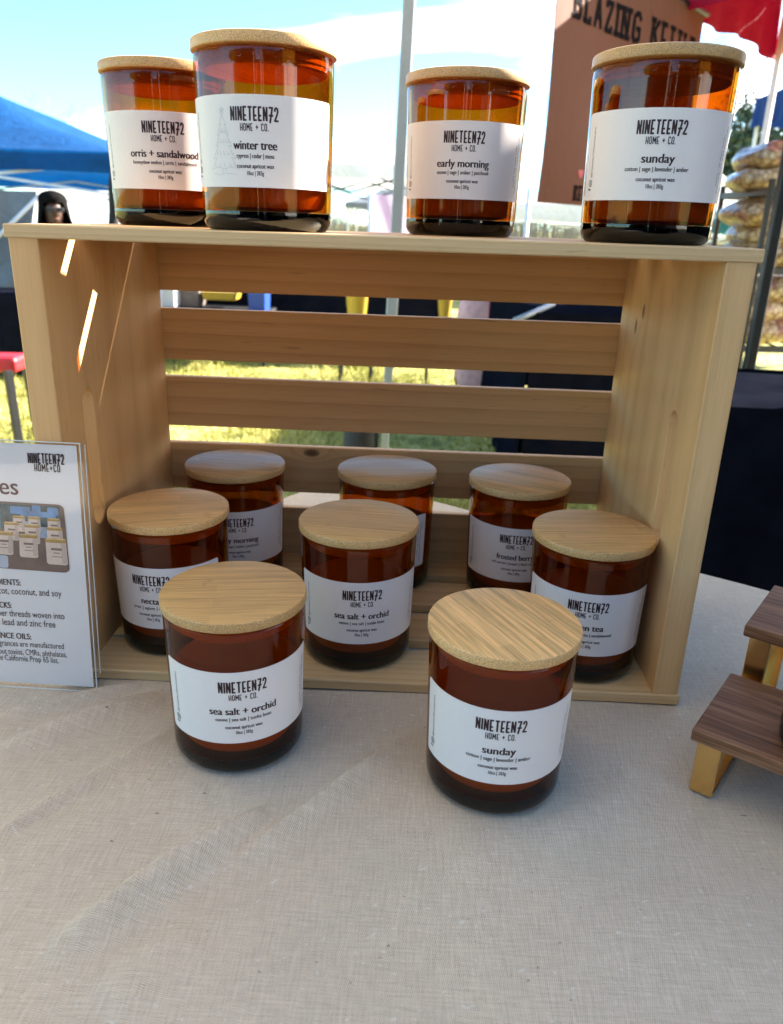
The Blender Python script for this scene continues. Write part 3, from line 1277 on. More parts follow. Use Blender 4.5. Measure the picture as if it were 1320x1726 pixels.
def pq(x0, x1, y0, y1, mi, rc=0.0):
    """rectangle in photo fractions (0..1, y down) on the sheet"""
    zc[0] += 1
    kk = .00008 + .000006 * zc[0]

    def w(a, b):
        top = Vector(tl) * (1 - a) + Vector(tr_) * a
        bot = Vector(bl_) * (1 - a) + Vector(brr) * a
        p = top * (1 - b) + bot * b
        return on_sign(p.x, p.y, kk)
    if rc:
        pts = []
        for (cx, cy, s) in ((x1 - rc, y0 + rc, -PI / 2), (x1 - rc, y1 - rc, 0), (x0 + rc, y1 - rc, PI / 2), (x0 + rc, y0 + rc, PI)):
            for i in range(6):
                t = s + PI / 2 * i / 5
                pts.append(w(cx + rc * math.cos(t), cy + rc * math.sin(t)))
        pts = pts[::-1]
    else:
        pts = [w(x0, y1), w(x1, y1), w(x1, y0), w(x0, y0)]
    ph.add(pts, [tuple(range(len(pts)))], mi)


pq(0, 1, 0, 1, 0, .07)
pq(.03, .95, .03, .40, 1)
for (x0, x1, y0, y1) in ((.36, .60, .06, .17), (.48, .90, .12, .20), (.62, .72, .03, .15), (.80, .93, .05, .16), (.0, .24, .10, .42)):
    pq(x0, x1, y0, y1, 2, .02)
for (x0, x1, y0, y1) in ((.30, .44, .30, .48), (.66, .80, .34, .50), (.40, .60, .27, .36)):
    pq(x0, x1, y0, y1, 6, .02)
pq(.0, .32, .80, .99, 7, .03)
for (xx, yy, w) in ((.46, .21, .14), (.64, .21, .14), (.87, .22, .15), (.37, .31, .165), (.61, .33, .17), (.87, .35, .18), (.28, .46, .21), (.56, .48, .21), (.875, .52, .235)):
    hh = w * 1.55
    pq(xx - w / 2, xx + w / 2, yy, yy + hh, 3, w * .16)
    pq(xx + w * .22, xx + w / 2 - .004, yy + hh * .12, yy + hh * .93, 8, w * .1)
    pq(xx - w / 2 - .004, xx + w / 2 + .004, yy - hh * .06, yy + hh * .11, 4, w * .08)
    pq(xx - w / 2 + .01, xx + w / 2 - .01, yy - hh * .075, yy - hh * .015, 9, w * .035)
    pq(xx - w * .26, xx + w * .26, yy + hh * .32, yy + hh * .42, 5)
    pq(xx - w * .16, xx + w * .16, yy + hh * .50, yy + hh * .54, 5)
    pq(xx - w * .24, xx + w * .24, yy + hh * .66, yy + hh * .69, 5)
ph.build('printed_photo', PC, sheet)


# ------------------------------------------------------------------ walnut risers
def riser(label, corner, z_top, length, depth=.083, thick=.0085):
    r = thing('display_riser', label, 'display riser', (corner[0], corner[1], 0), math.atan2(-.58, .81), 'walnut risers with gold legs')
    mb = MB()
    mb.box(0, length, 0, depth, z_top - thick, z_top, .0009)
    mb.build('board', M['walnut'], r)
    zt = z_top - thick
    for x0 in (.004, length - .018):
        mb = MB()
        w, t = .0138, .0022
        y0, y1 = .003, depth - .004
        mb.box(x0, x0 + w, y0, y0 + t, .0006, zt, .0007)
        mb.box(x0, x0 + w, y1 - t, y1, .0006, zt, .0007)
        mb.box(x0, x0 + w, y0 + t, y1 - t, .0006, .0006 + t, .0004)
        mb.box(x0, x0 + w, y0 + t, y1 - t, zt - t, zt, .0004)
        mb.build('leg_frame', M['gold'], r)
    return r


riser('low walnut riser on flat gold leg frames nearest the photographer', (.2015, -.0945), .0455, .26)
riser('taller walnut riser on flat gold leg frames behind the low one', (.2547, -.0226), .0800, .26)
# dark jar on the low riser, only its edge in view
jz = .0457
p = on_z(1310, 1250, jz)
c = thing('jar_candle', 'dark amber jar at the right picture edge, standing on the low walnut riser', 'candle', (p.x + .040, p.y - .012, jz))
for ch in first.children:
    d = ch.copy()
    COL.objects.link(d)
    d.parent = c
    for g2 in ch.children:
        if 'lettering' in g2.name:
            continue
        e = g2.copy()
        COL.objects.link(e)
        e.parent = d
c.rotation_euler = (0, 0, R(75))


# ------------------------------------------------------------------ canopies
def canopy(label, x0, x1, y0, y1, z_eave, peak, fab, metal, val=.24, wr=.03, sag=.1, truss=True, group='market canopies', rz=0.0, skip=(), ribs=True):
    """pop-up canopy: pyramid roof, valance, scissor truss, four legs"""
    cx, cy = (x0 + x1) / 2, (y0 + y1) / 2
    root = thing('market_canopy', label, 'canopy', (cx, cy, -.75), rz, group)
    hx, hy = (x1 - x0) / 2, (y1 - y0) / 2
    ze = z_eave + .75
    rnd = random.Random(int(abs(cx * 100) + cy * 37))
    ph_ = [rnd.uniform(0, 6) for _ in range(6)]

    def zr(a, b):
        m = max(abs(a), abs(b))
        t = 1 - m
        z = ze + peak * (t - sag * math.sin(PI * t))
        z += wr * .5 * math.sin(a * 9 + ph_[0] + b * 3) * math.sin(b * 7 + ph_[1]) * math.sin(PI * t)
        return z
    n = 24
    mb = MB()
    mb.grid(lambda s, t: ((2 * s - 1) * hx, (2 * t - 1) * hy, zr(2 * s - 1, 2 * t - 1)), n, n)
    mb.build('roof', fab, root)
    mb = MB()
    m = 28
    for (ax, ay, bx, by, nx, ny) in ((-1, -1, 1, -1, 0, -1), (1, -1, 1, 1, 1, 0), (1, 1, -1, 1, 0, 1), (-1, 1, -1, -1, -1, 0)):
        def vfn(s, t, ax=ax, ay=ay, bx=bx, by=by, nx=nx, ny=ny):
            x = (ax + (bx - ax) * s) * hx
            y = (ay + (by - ay) * s) * hy
            o = .012 + wr * t * math.sin(s * 26 + ph_[2]) * .6
            return (x + nx * o, y + ny * o, ze - val * t * (1 + .05 * math.sin(s * 9 + ph_[3])) + .004)
        mb.grid(vfn, m, 4)
    mb.build('valance', fab, root)
    for (sx, sy) in ((-1, -1), (1, -1), (-1, 1), (1, 1)):
        if (sx, sy) in skip:
            continue
        lg = MB()
        lg.bar((sx * (hx - .04), sy * (hy - .04), 0), (sx * (hx - .04), sy * (hy - .04), ze - .02), .034)
        lg.box(sx * (hx - .04) - .05, sx * (hx - .04) + .05, sy * (hy - .04) - .05, sy * (hy - .04) + .05, 0, .012)
        lg.build('leg', metal, root)
    if truss:
        mb = MB()
        for (ax, ay, bx, by) in ((-1, -1, 1, -1), (1, -1, 1, 1), (1, 1, -1, 1), (-1, 1, -1, -1)):
            for q in range(2):
                for (za, zb) in ((0, 1), (1, 0)):
                    a = ((ax + (bx - ax) * q / 2) * (hx - .05), (ay + (by - ay) * q / 2) * (hy - .05), ze - .06 - .26 * za)
                    b = ((ax + (bx - ax) * (q + 1) / 2) * (hx - .05), (ay + (by - ay) * (q + 1) / 2) * (hy - .05), ze - .06 - .26 * zb)
                    mb.bar(a, b, .022)
        if ribs:
            mb.bar((0, 0, ze - .1), (0, 0, ze + peak * .94), .03)
        for (sx, sy) in ((-1, -1), (1, -1), (-1, 1), (1, 1)) if ribs else ():
            mb.bar((sx * (hx - .05), sy * (hy - .05), ze - .03), (0, 0, ze + peak * .66), .02)
        mb.build('truss', metal, root)
    return root


def draped(label, x0, x1, y0, y1, ztop, rz=0.0, seed=1):
    cx, cy = (x0 + x1) / 2, (y0 + y1) / 2
    hx, hy = (x1 - x0) / 2, (y1 - y0) / 2
    root = thing('draped_table', label, 'table', (cx, cy, -.75), rz, 'tables under black cloths')
    zt = ztop + .75
    rnd = random.Random(seed)
    ph_ = [rnd.uniform(0, 6) for _ in range(4)]
    mb = MB()
    mb.grid(lambda s, t: ((2 * s - 1) * hx, (2 * t - 1) * hy, zt + .003 * math.sin(s * 11 + ph_[0]) * math.sin(t * 9)), 14, 14)
    mb.build('cloth_top', M['black_cloth'], root)
    mb = MB()
    for (ax, ay, bx, by, nx, ny, L) in ((-1, -1, 1, -1, 0, -1, hx), (1, -1, 1, 1, 1, 0, hy), (1, 1, -1, 1, 0, 1, hx), (-1, 1, -1, -1, -1, 0, hy)):
        def vfn(s, t, ax=ax, ay=ay, bx=bx, by=by, nx=nx, ny=ny, L=L):
            x = (ax + (bx - ax) * s) * hx
            y = (ay + (by - ay) * s) * hy
            o = .02 * t + .035 * t * (.5 + .5 * math.sin(s * L * 2 * 26 + ph_[1] + 1.2 * math.sin(s * 9))) * math.sin(PI * min(1, max(0, s))) ** .3
            return (x + nx * o, y + ny * o, zt * (1 - t) + .01)
        mb.grid(vfn, 90, 8)
    mb.build('drape', M['black_cloth'], root)
    return root


# canopies of the other stalls
canopy('red canopy over the popcorn stall at the upper right corner', 2.29 - .69, 2.29 + .69, 3.88 - .8, 3.88 + .8, 1.70, .42, M['red_tent'], M['white_metal'], val=.36, truss=False, rz=math.atan2(.767, .641), skip=((-1, 1),), ribs=False)
# roof added out of view: blocks sun and sky from the right
canopy('dark canopy added out of view at the right to block the sun', 1.885, 4.9, -3.0, 1.75, 1.50, .75, M['dark_screen'], M['white_metal'], val=.24)
p = at(205, 262, 6.2)
canopy('bright blue canopy behind the top candles at the left', p.x - 4.5, p.x, 6.2, 10.7, p.z + .02, .75, M['blue_tent'], M['white_metal'], val=.16, wr=.06)
p = at(1276, 160, 8.5)
canopy('deep blue canopy with white poles beyond the popcorn rack', p.x + .42, p.x + 3.3, 8.5, 9.6, p.z + .12, .35, M['navy_tent'], M['white_metal'], val=.30, truss=False)
p = at(668, 298, 9.5)
q = at(500, 282, 9.5)
canopy('white canopy with dark scissor frame left of the grey pole', q.x - .3, p.x + .4, 9.5, 12.5, p.z + .14, .45, M['white_tent'], M['black_metal'], val=.17)
p = at(845, 352, 12)
canopy('low white canopy far off under the orange banner', p.x, p.x + 3, 12, 15, p.z + .1, .55, M['white_tent'], M['white_metal'], val=.26)
p = at(1190, 352, 14)
canopy('white topped canopy far off behind the black rack', p.x - 1.0, p.x + 2, 14, 17, p.z, .75, M['white_tent'], M['white_metal'], val=.25)
p = at(1170, 368, 10.5)
canopy('dark teal canopy low behind the black rack', p.x, p.x + 2.6, 10.5, 13, p.z, .25, M['teal_tent'], M['white_metal'], val=.18)
p = at(600, 332, 16)
canopy('small grey canopy far off beside the lilac banner', p.x - .2, p.x + 2.2, 16, 18.4, p.z - .1, .6, M['grey_tent'], M['white_metal'], val=.1)

for i, x in enumerate((-3.4, .3)):  # dark stalls added behind the camera for the jars to reflect
    canopy(('dark canopy added out of view behind at the left for the jars to reflect', 'dark canopy added out of view behind at the right for the jars to reflect')[i], x, x + 3, -6.2, -3.1, 1.45, .6, M['dark_screen'], M['white_metal'])
    draped(('black draped table added out of view behind at the left for the jars to reflect', 'black draped table added out of view behind at the right for the jars to reflect')[i], x + .1, x + 2.9, -3.6, -3.1, .20, 0, 7 + i)  # added to darken reflections low in the glass


def wall_panel(label, a, b, z0, z1, fab):
    """upright screen wall added out of view, from a to b"""
    mb = MB()
    n = Vector((b[1] - a[1], a[0] - b[0], 0)).normalized()
    for off in (0, .012):
        mb.grid(lambda s, t, off=off: Vector((a[0] + (b[0] - a[0]) * s, a[1] + (b[1] - a[1]) * s, z0 + (z1 - z0) * t)) + n * (off + .02 * math.sin(s * 30)), 40, 6)
    return tag(mb.build('tent_sidewall', fab), label, 'tent wall')


canopy('small dark awning added out of view to cut off sun stripes', 1.15, 1.87, 1.2735, 2.3, 1.50, .25, M['dark_screen'], M['black_metal'], val=.15, truss=False)  # added to trim the rear sun stripes on the crate's left wall
wall_panel('charcoal screen wall added out of view behind to darken jar reflections', (-5.5, -6.4), (5.5, -6.4), -.74, 1.55, M['dark_screen'])  # added so the glass mirrors dark cloth instead of bright sky
wall_panel('charcoal screen wall added out of view at the right to block side light', (2.02, -1.05), (2.02, 1.6), -.74, 1.24, M['dark_screen'])  # added to keep sky and ground light off the left end board


# leaning grey fabric panel and white side wall at the left
def panel(name, pts, y, th, fab, label, cat, wr=.02):
    P = [at(a, b, y) for a, b in pts]
    mb = MB()
    n = 16

    def f(off):
        def fn(s, t):
            a = P[0].lerp(P[1], s)
            b = P[3].lerp(P[2], s)
            q = a.lerp(b, t)
            q.y += off + wr * math.sin(s * 17 + t * 5) + wr * .6 * math.sin(t * 13 + s * 4)
            return q
        return fn
    mb.grid(f(0), n, n)
    mb.grid(f(th), n, n)
    o = mb.build(name, fab)
    return tag(o, label, cat)


panel('tent_sidewall', [(-160, 318), (64, 322), (14, 640), (-160, 640)], 6.0, .01, M['grey_tent'], 'grey tent side wall left of the crate top, under the blue canopy', 'tent wall')
panel('tent_sidewall', [(40, 300), (520, 300), (520, 470), (40, 470)], 10.9, .01, M['white_wall'], 'sunlit white tent side wall behind the dark haired person', 'tent wall', wr=.05)
mb = MB()
mb.tube([at(66, 330, 5.9), at(8, 388, 5.9), at(-150, 540, 5.9)], .016, 8)
tag(mb.build('tent_brace', M['white_metal']), 'slanting white brace along the edge of the grey side wall', 'pole')

# ------------------------------------------------------------------ the stall's own canopy; its grey leg stands behind the crate
a, b = at(648, 755, 2.1), at(690, 0, 2.1)
d = (a - b).normalized()
foot = a + d * ((-.75 - a.z) / d.z)
top = b - d * .42
own = canopy('pale canopy overhead whose grey square leg rises behind the crate', top.x - 3.0, top.x + .06, -.98, 2.14, 1.38, .75, M['shade_tent'], M['grey_metal'], val=.20, skip=((1, 1),))
oc = Vector(own.location)
mb = MB()
mb.bar(foot - oc, foot + (top - foot) * .62 - oc, .028)
mb.build('leg_lower_tube', M['grey_metal'], own)
mb = MB()
mb.bar(foot + (top - foot) * .30 - oc, top - oc, .036)
mb.build('leg', M['grey_metal'], own)
f0 = foot - oc
mb = MB()
mb.box(f0.x - .055, f0.x + .055, f0.y - .055, f0.y + .055, 0, .014, .002)
mb.build('foot_plate', M['grey_metal'], own)
wt_ = thing('weight_bag', 'black weight bag strapped to the foot of the grey pole', 'weight bag', (foot.x - .075, foot.y + .01, -.75))
mb = MB()
mb.lathe([(1e-4, 0), (.052, 0), (.06, .02), (.062, .25), (.058, .49), (.045, .52), (1e-4, .525)], 20)
finish_lathe(mb.build('bag', M['dark_vinyl'], wt_), 50)
mb = MB()
mb.tube([(0, 0, .52), (.03, 0, .56), (.07, 0, .54)], .008, 6)
mb.build('strap', M['dark_vinyl'], wt_)


# ------------------------------------------------------------------ black draped tables
draped('black draped table right beside the crate, below the popcorn rack', .62, 1.7, 1.03, 1.53, -.004, R(-3), 2)
draped('long black draped table on the grass behind the right half of the slats', .50, 1.35, 2.75, 5.1, 0, 0, 3)
p0, p1 = at(-240, 490, 4.8), at(40, 490, 4.8)
draped('low black draped table at the left edge beyond the red stool', p0.x, p1.x, 4.8, 5.3, p0.z, 0, 4)
p0, p1 = at(330, 478, 6.1), at(760, 478, 6.1)
draped('black draped table on the far side of the lawn behind the slats', p0.x, p1.x, 6.1, 6.8, p0.z, 0, 5)


# things seen through the uppermost gap of the crate back
def tapered(label, px, y, w_top, w_bot, ytop, ybot, mat, cat, name):
    a, b = at(px, ytop, y), at(px, ybot, y)
    root = thing(name, label, cat, (b.x, y, b.z))
    h = a.z - b.z
    mb = MB()
    mb.lathe([(1e-4, 0), (w_bot, 0), (w_bot * 1.06, h * .05), (w_top, h * .96), (w_top * 1.12, h), (w_top * .9, h), (w_bot * .8, h * .1), (1e-4, h * .1)], 20)
    finish_lathe(mb.build('cone', mat, root), 40)
    mb = MB()
    mb.lathe([(w_bot * 1.3, -.012), (w_bot * 1.3, 0), (1e-4, 0)], 20)
    mb.build('base', M['dark_vinyl'], root)
    return root


def stand_under(root_name, px, y, yb, label):
    """small black plinth that carries a container on the grass"""
    b = at(px, yb, y)
    t = thing(root_name, label, 'stand', (b.x, y, -.75))
    mb = MB()
    mb.box(-.13, .13, -.1, .1, b.z + .75 - .035, b.z + .75 - .013, .003)
    mb.build('top', M['dark_vinyl'], t)
    for sx in (-1, 1):
        for sy in (-1, 1):
            mb = MB()
            mb.bar((sx * .11, sy * .08, 0), (sx * .11, sy * .08, b.z + .715), .02)
            mb.build('leg', M['dark_vinyl'], t)


tapered('tall golden tapered bucket left of the grey pole, seen through the upper gap', 601, 5.2, .085, .055, 478, 560, M['yellow'], 'bucket', 'tapered_bucket')
stand_under('plinth', 601, 5.2, 560, 'black plinth under the golden bucket left of the grey pole')
tapered('narrow golden tapered bucket right of the grey pole, seen through the upper gap', 748, 5.2, .06, .03, 480, 552, M['yellow'], 'bucket', 'tapered_bucket')
stand_under('plinth', 748, 5.2, 552, 'black plinth under the narrow golden bucket')


def crate_tub(label, px0, px1, y, ytop, ybot, mat, cat, name, dep=.25):
    a, b = at(px0, ybot, y), at(px1, ytop, y)
    root = thing(name, label, cat, ((a.x + b.x) / 2, y + dep / 2, a.z))
    w, h = abs(b.x - a.x) / 2, b.z - a.z
    mb = MB()
    for (f, z0, z1) in ((.9, 0, h * .85),):
        mb.add([(-w * f, -dep / 2 * f, z0), (w * f, -dep / 2 * f, z0), (w * f, dep / 2 * f, z0), (-w * f, dep / 2 * f, z0),
                (-w, -dep / 2, z1), (w, -dep / 2, z1), (w, dep / 2, z1), (-w, dep / 2, z1)],
               [(3, 2, 1, 0), (0, 1, 5, 4), (1, 2, 6, 5), (2, 3, 7, 6), (3, 0, 4, 7)])
    mb.build('tub', mat, root)
    mb = MB()
    mb.box(-w * 1.04, w * 1.04, -dep / 2 * 1.05, dep / 2 * 1.05, h * .85, h, h * .05)
    mb.build('lid', mat, root)
    return root


crate_tub('white lidded tub at the left end of the upper gap', 262, 292, 5.6, 470, 517, M['white_metal'], 'tub', 'storage_tub')
crate_tub('golden yellow box next to the white tub in the upper gap', 340, 396, 5.7, 493, 505, M['yellow'], 'box', 'storage_box')
crate_tub('brown carton between the white tub and the golden box', 296, 334, 5.75, 470, 516, M['bark'], 'box', 'carton')
crate_tub('blue cooler left of the black drape in the upper gap', 418, 446, 5.6, 478, 525, M['blue_plastic'], 'cooler', 'cooler')
for (px0, px1, yb, nm) in ((262, 446, 517, 'low_bench'),):
    a, b = at(px0 - 8, yb + 1, 5.55), at(px1 + 4, yb + 1, 5.55)
    t = thing(nm, 'low black bench carrying the tubs and boxes beyond the lawn', 'bench', ((a.x + b.x) / 2, 5.78, -.75))
    w = (b.x - a.x) / 2
    zt = at(350, 520, 5.6).z + .75 - .012
    mb = MB()
    mb.box(-w, w, -.24, .24, zt - .03, zt, .004)
    mb.build('seat', M['dark_vinyl'], t)
    for sx in (-1, 1):
        for sy in (-1, 1):
            mb = MB()
            mb.bar((sx * (w - .04), sy * .2, 0), (sx * (w - .04), sy * .2, zt - .03), .03)
            mb.build('leg', M['dark_vinyl'], t)

# rounded pink and red bag
p = at(822, 560, 4.6)
bagr = thing('rounded_bag', 'round pink bag with a red side right of the narrow golden bucket', 'bag', (p.x, 4.75, -.75))
mb = MB()
hz = at(822, 482, 4.6).z + .75


def blob(s, t, hx, hy, h, z0=0.0):
    th = 2 * PI * s
    phi = PI * t
    e = .65
    sx = math.copysign(abs(math.sin(phi) * math.cos(th)) ** e, math.cos(th))
    sy = math.copysign(abs(math.sin(phi) * math.sin(th)) ** e, math.sin(th))
    sz = math.copysign(abs(math.cos(phi)) ** e, math.cos(phi))
    return (hx * sx, hy * sy, z0 + h / 2 - h / 2 * sz)


mb.grid(lambda s, t: blob(s, t, .20, .13, hz), 32, 24)
for i, f in enumerate(mb.f):
    cxm = sum(mb.v[j][0] for j in f) / len(f)
    mb.mi[i] = 1 if .02 < cxm < .13 else 0
mb.build('body', [M['pink'], M['red_vinyl']], bagr)
mb = MB()
mb.tube([(-.06, 0, hz - .01), (-.05, 0, hz + .05), (.05, 0, hz + .05), (.06, 0, hz - .01)], .012, 8)
mb.build('handle', M['red_vinyl'], bagr)
mb = MB()
a, b = at(868, 540, 2.62), at(932, 513, 2.9)
mb.tube([a, b], .012, 8)
a.z = a.z
pl = mb.build('folded_stand_pole', M['grey_metal'])
tag(pl, 'slanting grey bar resting on the far end of the long black table', 'bar')

# ------------------------------------------------------------------ popcorn rack
rk = thing('storage_rack', 'black steel rack stacked with bags of popcorn at the right', 'rack', (0, 0, -.75))
fl, rl = at(1301, 312, 3.3), at(1219, 319, 3.95)
dx = Vector((.98, .10, 0)).normalized()
Lr = 1.3
posts = [Vector((fl.x, fl.y, 0)), Vector((rl.x, rl.y, 0)), Vector((fl.x, fl.y, 0)) + dx * Lr, Vector((rl.x, rl.y, 0)) + dx * Lr]
zs_ = [at(1301, 322, 3.3).z + .75, at(1283, 456, 3.3).z + .75, at(1262, 588, 3.3).z + .75]
for q in posts:
    mb = MB()
    mb.bar((q.x, q.y, 0), (q.x, q.y, zs_[0] + .05), .022)
    mb.build('post', M['black_metal'], rk)
for z in zs_:
    mb = MB()
    for (i, j) in ((0, 1), (0, 2), (1, 3), (2, 3)):
        mb.bar((posts[i].x, posts[i].y, z), (posts[j].x, posts[j].y, z), .018, .03)
    for s in range(1, 14):
        a = posts[0].lerp(posts[2], s / 14)
        b = posts[1].lerp(posts[3], s / 14)
        mb.bar((a.x, a.y, z + .008), (b.x, b.y, z + .008), .008)
    mb.build('shelf', M['black_metal'], rk)


def pillow(seed, L, Wd, Hh):
    rnd = random.Random(seed)
    ph_ = [rnd.uniform(0, 6) for _ in range(6)]
    mb = MB()

    def f(s, t):
        th = 2 * PI * s
        phi = PI * t
        x, y, z = math.sin(phi) * math.cos(th), math.sin(phi) * math.sin(th), math.cos(phi)
        k = 1 + .20 * math.sin(6 * x + ph_[0]) * math.sin(5 * y + ph_[1]) + .13 * math.sin(11 * x + ph_[2] + 6 * y)
        X = math.copysign(abs(x) ** .45, x) * L
        Y = math.copysign(abs(y) ** .6, y) * Wd
        Z = math.copysign(abs(z) ** .75, z) * Hh * (1 - .45 * min(1, abs(x)) ** 3)
        return (X, Y, Z * k)
    mb.grid(f, 40, 20)
    return mb


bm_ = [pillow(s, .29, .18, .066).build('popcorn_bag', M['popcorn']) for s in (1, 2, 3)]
used = [False] * 3
nb = 0
cdir = (rl - fl)
names_lvl = ['on the top shelf of the rack', 'on the middle shelf of the rack', 'on the bottom shelf of the rack']
for lvl, cnt in ((0, 2), (1, 3), (2, 3)):
    for colm in range(2):
        for s in range(cnt):
            i = nb % 3
            if used[i]:
                o = bm_[i].copy()
                COL.objects.link(o)
            else:
                o = bm_[i]
                used[i] = True
            base = posts[0].lerp(posts[1], .48) + dx * (.24 + colm * .52 + (.03 * ((s * 7 + lvl) % 3 - 1)))
            zz = -.75 + zs_[lvl] + .015 + .055 + s * .093
            o.location = (base.x, base.y + .012 * ((s * 5) % 3 - 1), zz)
            o.rotation_euler = (0, .05 * ((s * 3) % 3 - 1), .1 + .12 * ((nb * 5) % 4 - 1.5))
            place = ('lowest', 'second', 'topmost')[s] if cnt == 3 else ('lower', 'upper')[s]
            side = 'left' if colm == 0 else 'right'
            tag(o, f'{place} popcorn bag of the {side} pile {names_lvl[lvl]}', 'bag of popcorn', 'popcorn bags stacked on the rack')
            nb += 1

# ------------------------------------------------------------------ orange banner
bn = thing('hanging_banner', 'tall orange brown banner with dark lettering behind the sunday candle', 'banner', (0, 0, -.75))
BL = at(921, 171, 2.98)
bd = Vector((.66, .75, 0)).normalized()
zb0 = at(900, 341, 2.98).z


def on_ban(u, v, k=0.0):
    n = Vector((bd.y, -bd.x, 0))
    w = .012 * math.sin(u * 7 + v * 2) + .006 * math.sin(v * 6)
    return Vector((BL.x, BL.y, zb0 + .75)) + bd * u + Vector((0, 0, v)) + n * (k + w)


def banpix(px, py):
    d = _fw + _rt * ((px - 660) / F_PX) - _up * ((py - 863) / F_PX)
    n = Vector((bd.y, -bd.x, 0))
    o = Vector((BL.x, BL.y, 0))
    p = CAM + d * ((o - CAM).dot(n) / d.dot(n))
    return ((p - o).dot(bd), p.z - zb0)


BWd = banpix(1188, 60)[0]
hB = banpix(1152, 4)[1]
zb1 = zb0 + hB
mb = MB()
mb.grid(lambda s, t: on_ban(s * BWd, t * hB, 0), 20, 20)
mb.grid(lambda s, t: on_ban(s * BWd, t * hB, -.004), 20, 20)
cloth_ = mb.build('cloth', M['banner'], bn)
k = Ink()


u0, v0 = banpix(965, 25)
u1, v1 = banpix(1172, 104)
k.word('BLAZING KETTLE', (u0 + u1) / 2, v0, (banpix(1085, 20)[1] - banpix(1085, 71)[1]) * .92, u1 - u0, .20, 0, serif=.11)
k2 = Ink()
uB, vB = banpix(961, 336)
k2.word('KETTLE', uB + .11, vB, banpix(963, 314)[1] - vB, .22, .2, 0, serif=.1)
k3 = Ink()
uM, vM = banpix(974, 293)
k3.poly([(uM + .022 * math.cos(t) * (1 + .3 * math.sin(3 * t)), vM + .02 * math.sin(t) * (1 + .2 * math.cos(2 * t))) for t in [2 * PI * i / 14 for i in range(14)]])
lay = lambda u, v, z: on_ban(u, v, .002 + z * .0003)
k.build('lettering', lay, [M['black_ink']], cloth_)
k2.build('small_lettering', lay, [M['black_ink']], cloth_)
k3.build('printed_mark', lay, [M['red_vinyl']], cloth_)
mb = MB()
a = on_ban(-.03, hB + .01, -.002)
b = on_ban(BWd + .03, hB + .01, -.002)
mb.tube([a, b], .014, 10)
mb.build('rod', M['black_metal'], bn)
mb = MB()
c0 = on_ban(BWd * .5, 0, -.05)
mb.tube([(c0.x, c0.y, 0), (c0.x, c0.y, zb1 + .77)], .016, 10)
mb.build('pole', M['black_metal'], bn)

# lilac banner left of the pole
lb = thing('feather_banner', 'pale lilac cloth banner just left of the grey pole', 'banner', (0, 0, -.75))
a, b = at(624, 328, 8.6), at(702, 328, 8.6)
c0 = at(624, 420, 8.6)
mb = MB()
mb.grid(lambda s, t: (a.x + (b.x - a.x) * s, 8.6 + .03 * math.sin(s * 9 + t * 4), .75 + c0.z + (a.z - c0.z) * t), 14, 14)
mb.build('cloth', M['lilac'], lb)
mb = MB()
mb.tube([(a.x, 8.6, 0), (a.x, 8.6, a.z + .80)], .022, 8)
mb.build('pole', M['white_metal'], lb)

# thin white posts
for (px, py0, py1, y, lab) in ((893, 318, 400, 7.5, 'thin white post under the lower edge of the orange banner'),):
    a, b = at(px, py0, y), at(px, py1, y)
    root = thing('tent_pole', lab, 'pole', (a.x, y, -.75))
    mb = MB()
    mb.tube([(0, 0, 0), (0, 0, a.z + .75)], .022, 8)
    mb.build('tube', M['white_metal'], root)
    mb = MB()
    mb.box(-.05, .05, -.05, .05, 0, .012)
    mb.build('foot_plate', M['white_metal'], root)

# ------------------------------------------------------------------ chair at left edge
p = at(21, 606, 3.1)
ch = thing('padded_stool', 'black framed stool with a red seat cut by the left picture edge', 'stool', (p.x - .21, 3.25, -.75), R(4))
zs = p.z + .75
mb = MB()
mb.box(-.2, .2, -.14, .02, zs - .07, zs + .005, .02, seg=2)
mb.build('seat', M['red_vinyl'], ch)
for sx in (-1, 1):
    for sy in (-1, 1):
        mb = MB()
        mb.bar((sx * .185, -.07 + sy * .115, 0), (sx * .175, -.07 + sy * .105, zs - .05), .035)
        mb.build('leg', M['black_metal'], ch)


# ------------------------------------------------------------------ people
def person(label, loc, rz, h, joints, edges, mats, groups, hair=True, long_hair=True, glasses=False, hand=None, skin='skin'):
    root = thing('person', label, 'person', loc, rz)
    me = bpy.data.meshes.new('body')
    me.from_pydata([j[0] for j in joints], edges, [])
    o = bpy.data.objects.new('body', me)
    COL.objects.link(o)
    o.parent = root
    md = o.modifiers.new('skin', 'SKIN')
    md.use_smooth_shade = True
    sv = me.skin_vertices[0].data if me.skin_vertices else None
    if sv is None:
        bm = bmesh.new()
        bm.from_mesh(me)
        bm.verts.layers.skin.verify()
        bm.to_mesh(me)
        bm.free()
        sv = me.skin_vertices[0].data
    for i, j in enumerate(joints):
        sv[i].radius = (j[1], j[2] if len(j) > 2 else j[1])
    sv[0].use_root = True
    sd = o.modifiers.new('sub', 'SUBSURF')
    sd.levels = sd.render_levels = 2
    dg = bpy.context.evaluated_depsgraph_get()
    me2 = bpy.data.meshes.new_from_object(o.evaluated_get(dg))
    o.modifiers.clear()
    o.data = me2
    me2.name = 'body'
    me2.materials.clear()
    for m in mats:
        me2.materials.append(m)
    for p_ in me2.polygons:
        p_.material_index = groups(p_.center)
        p_.use_smooth = True
    return root


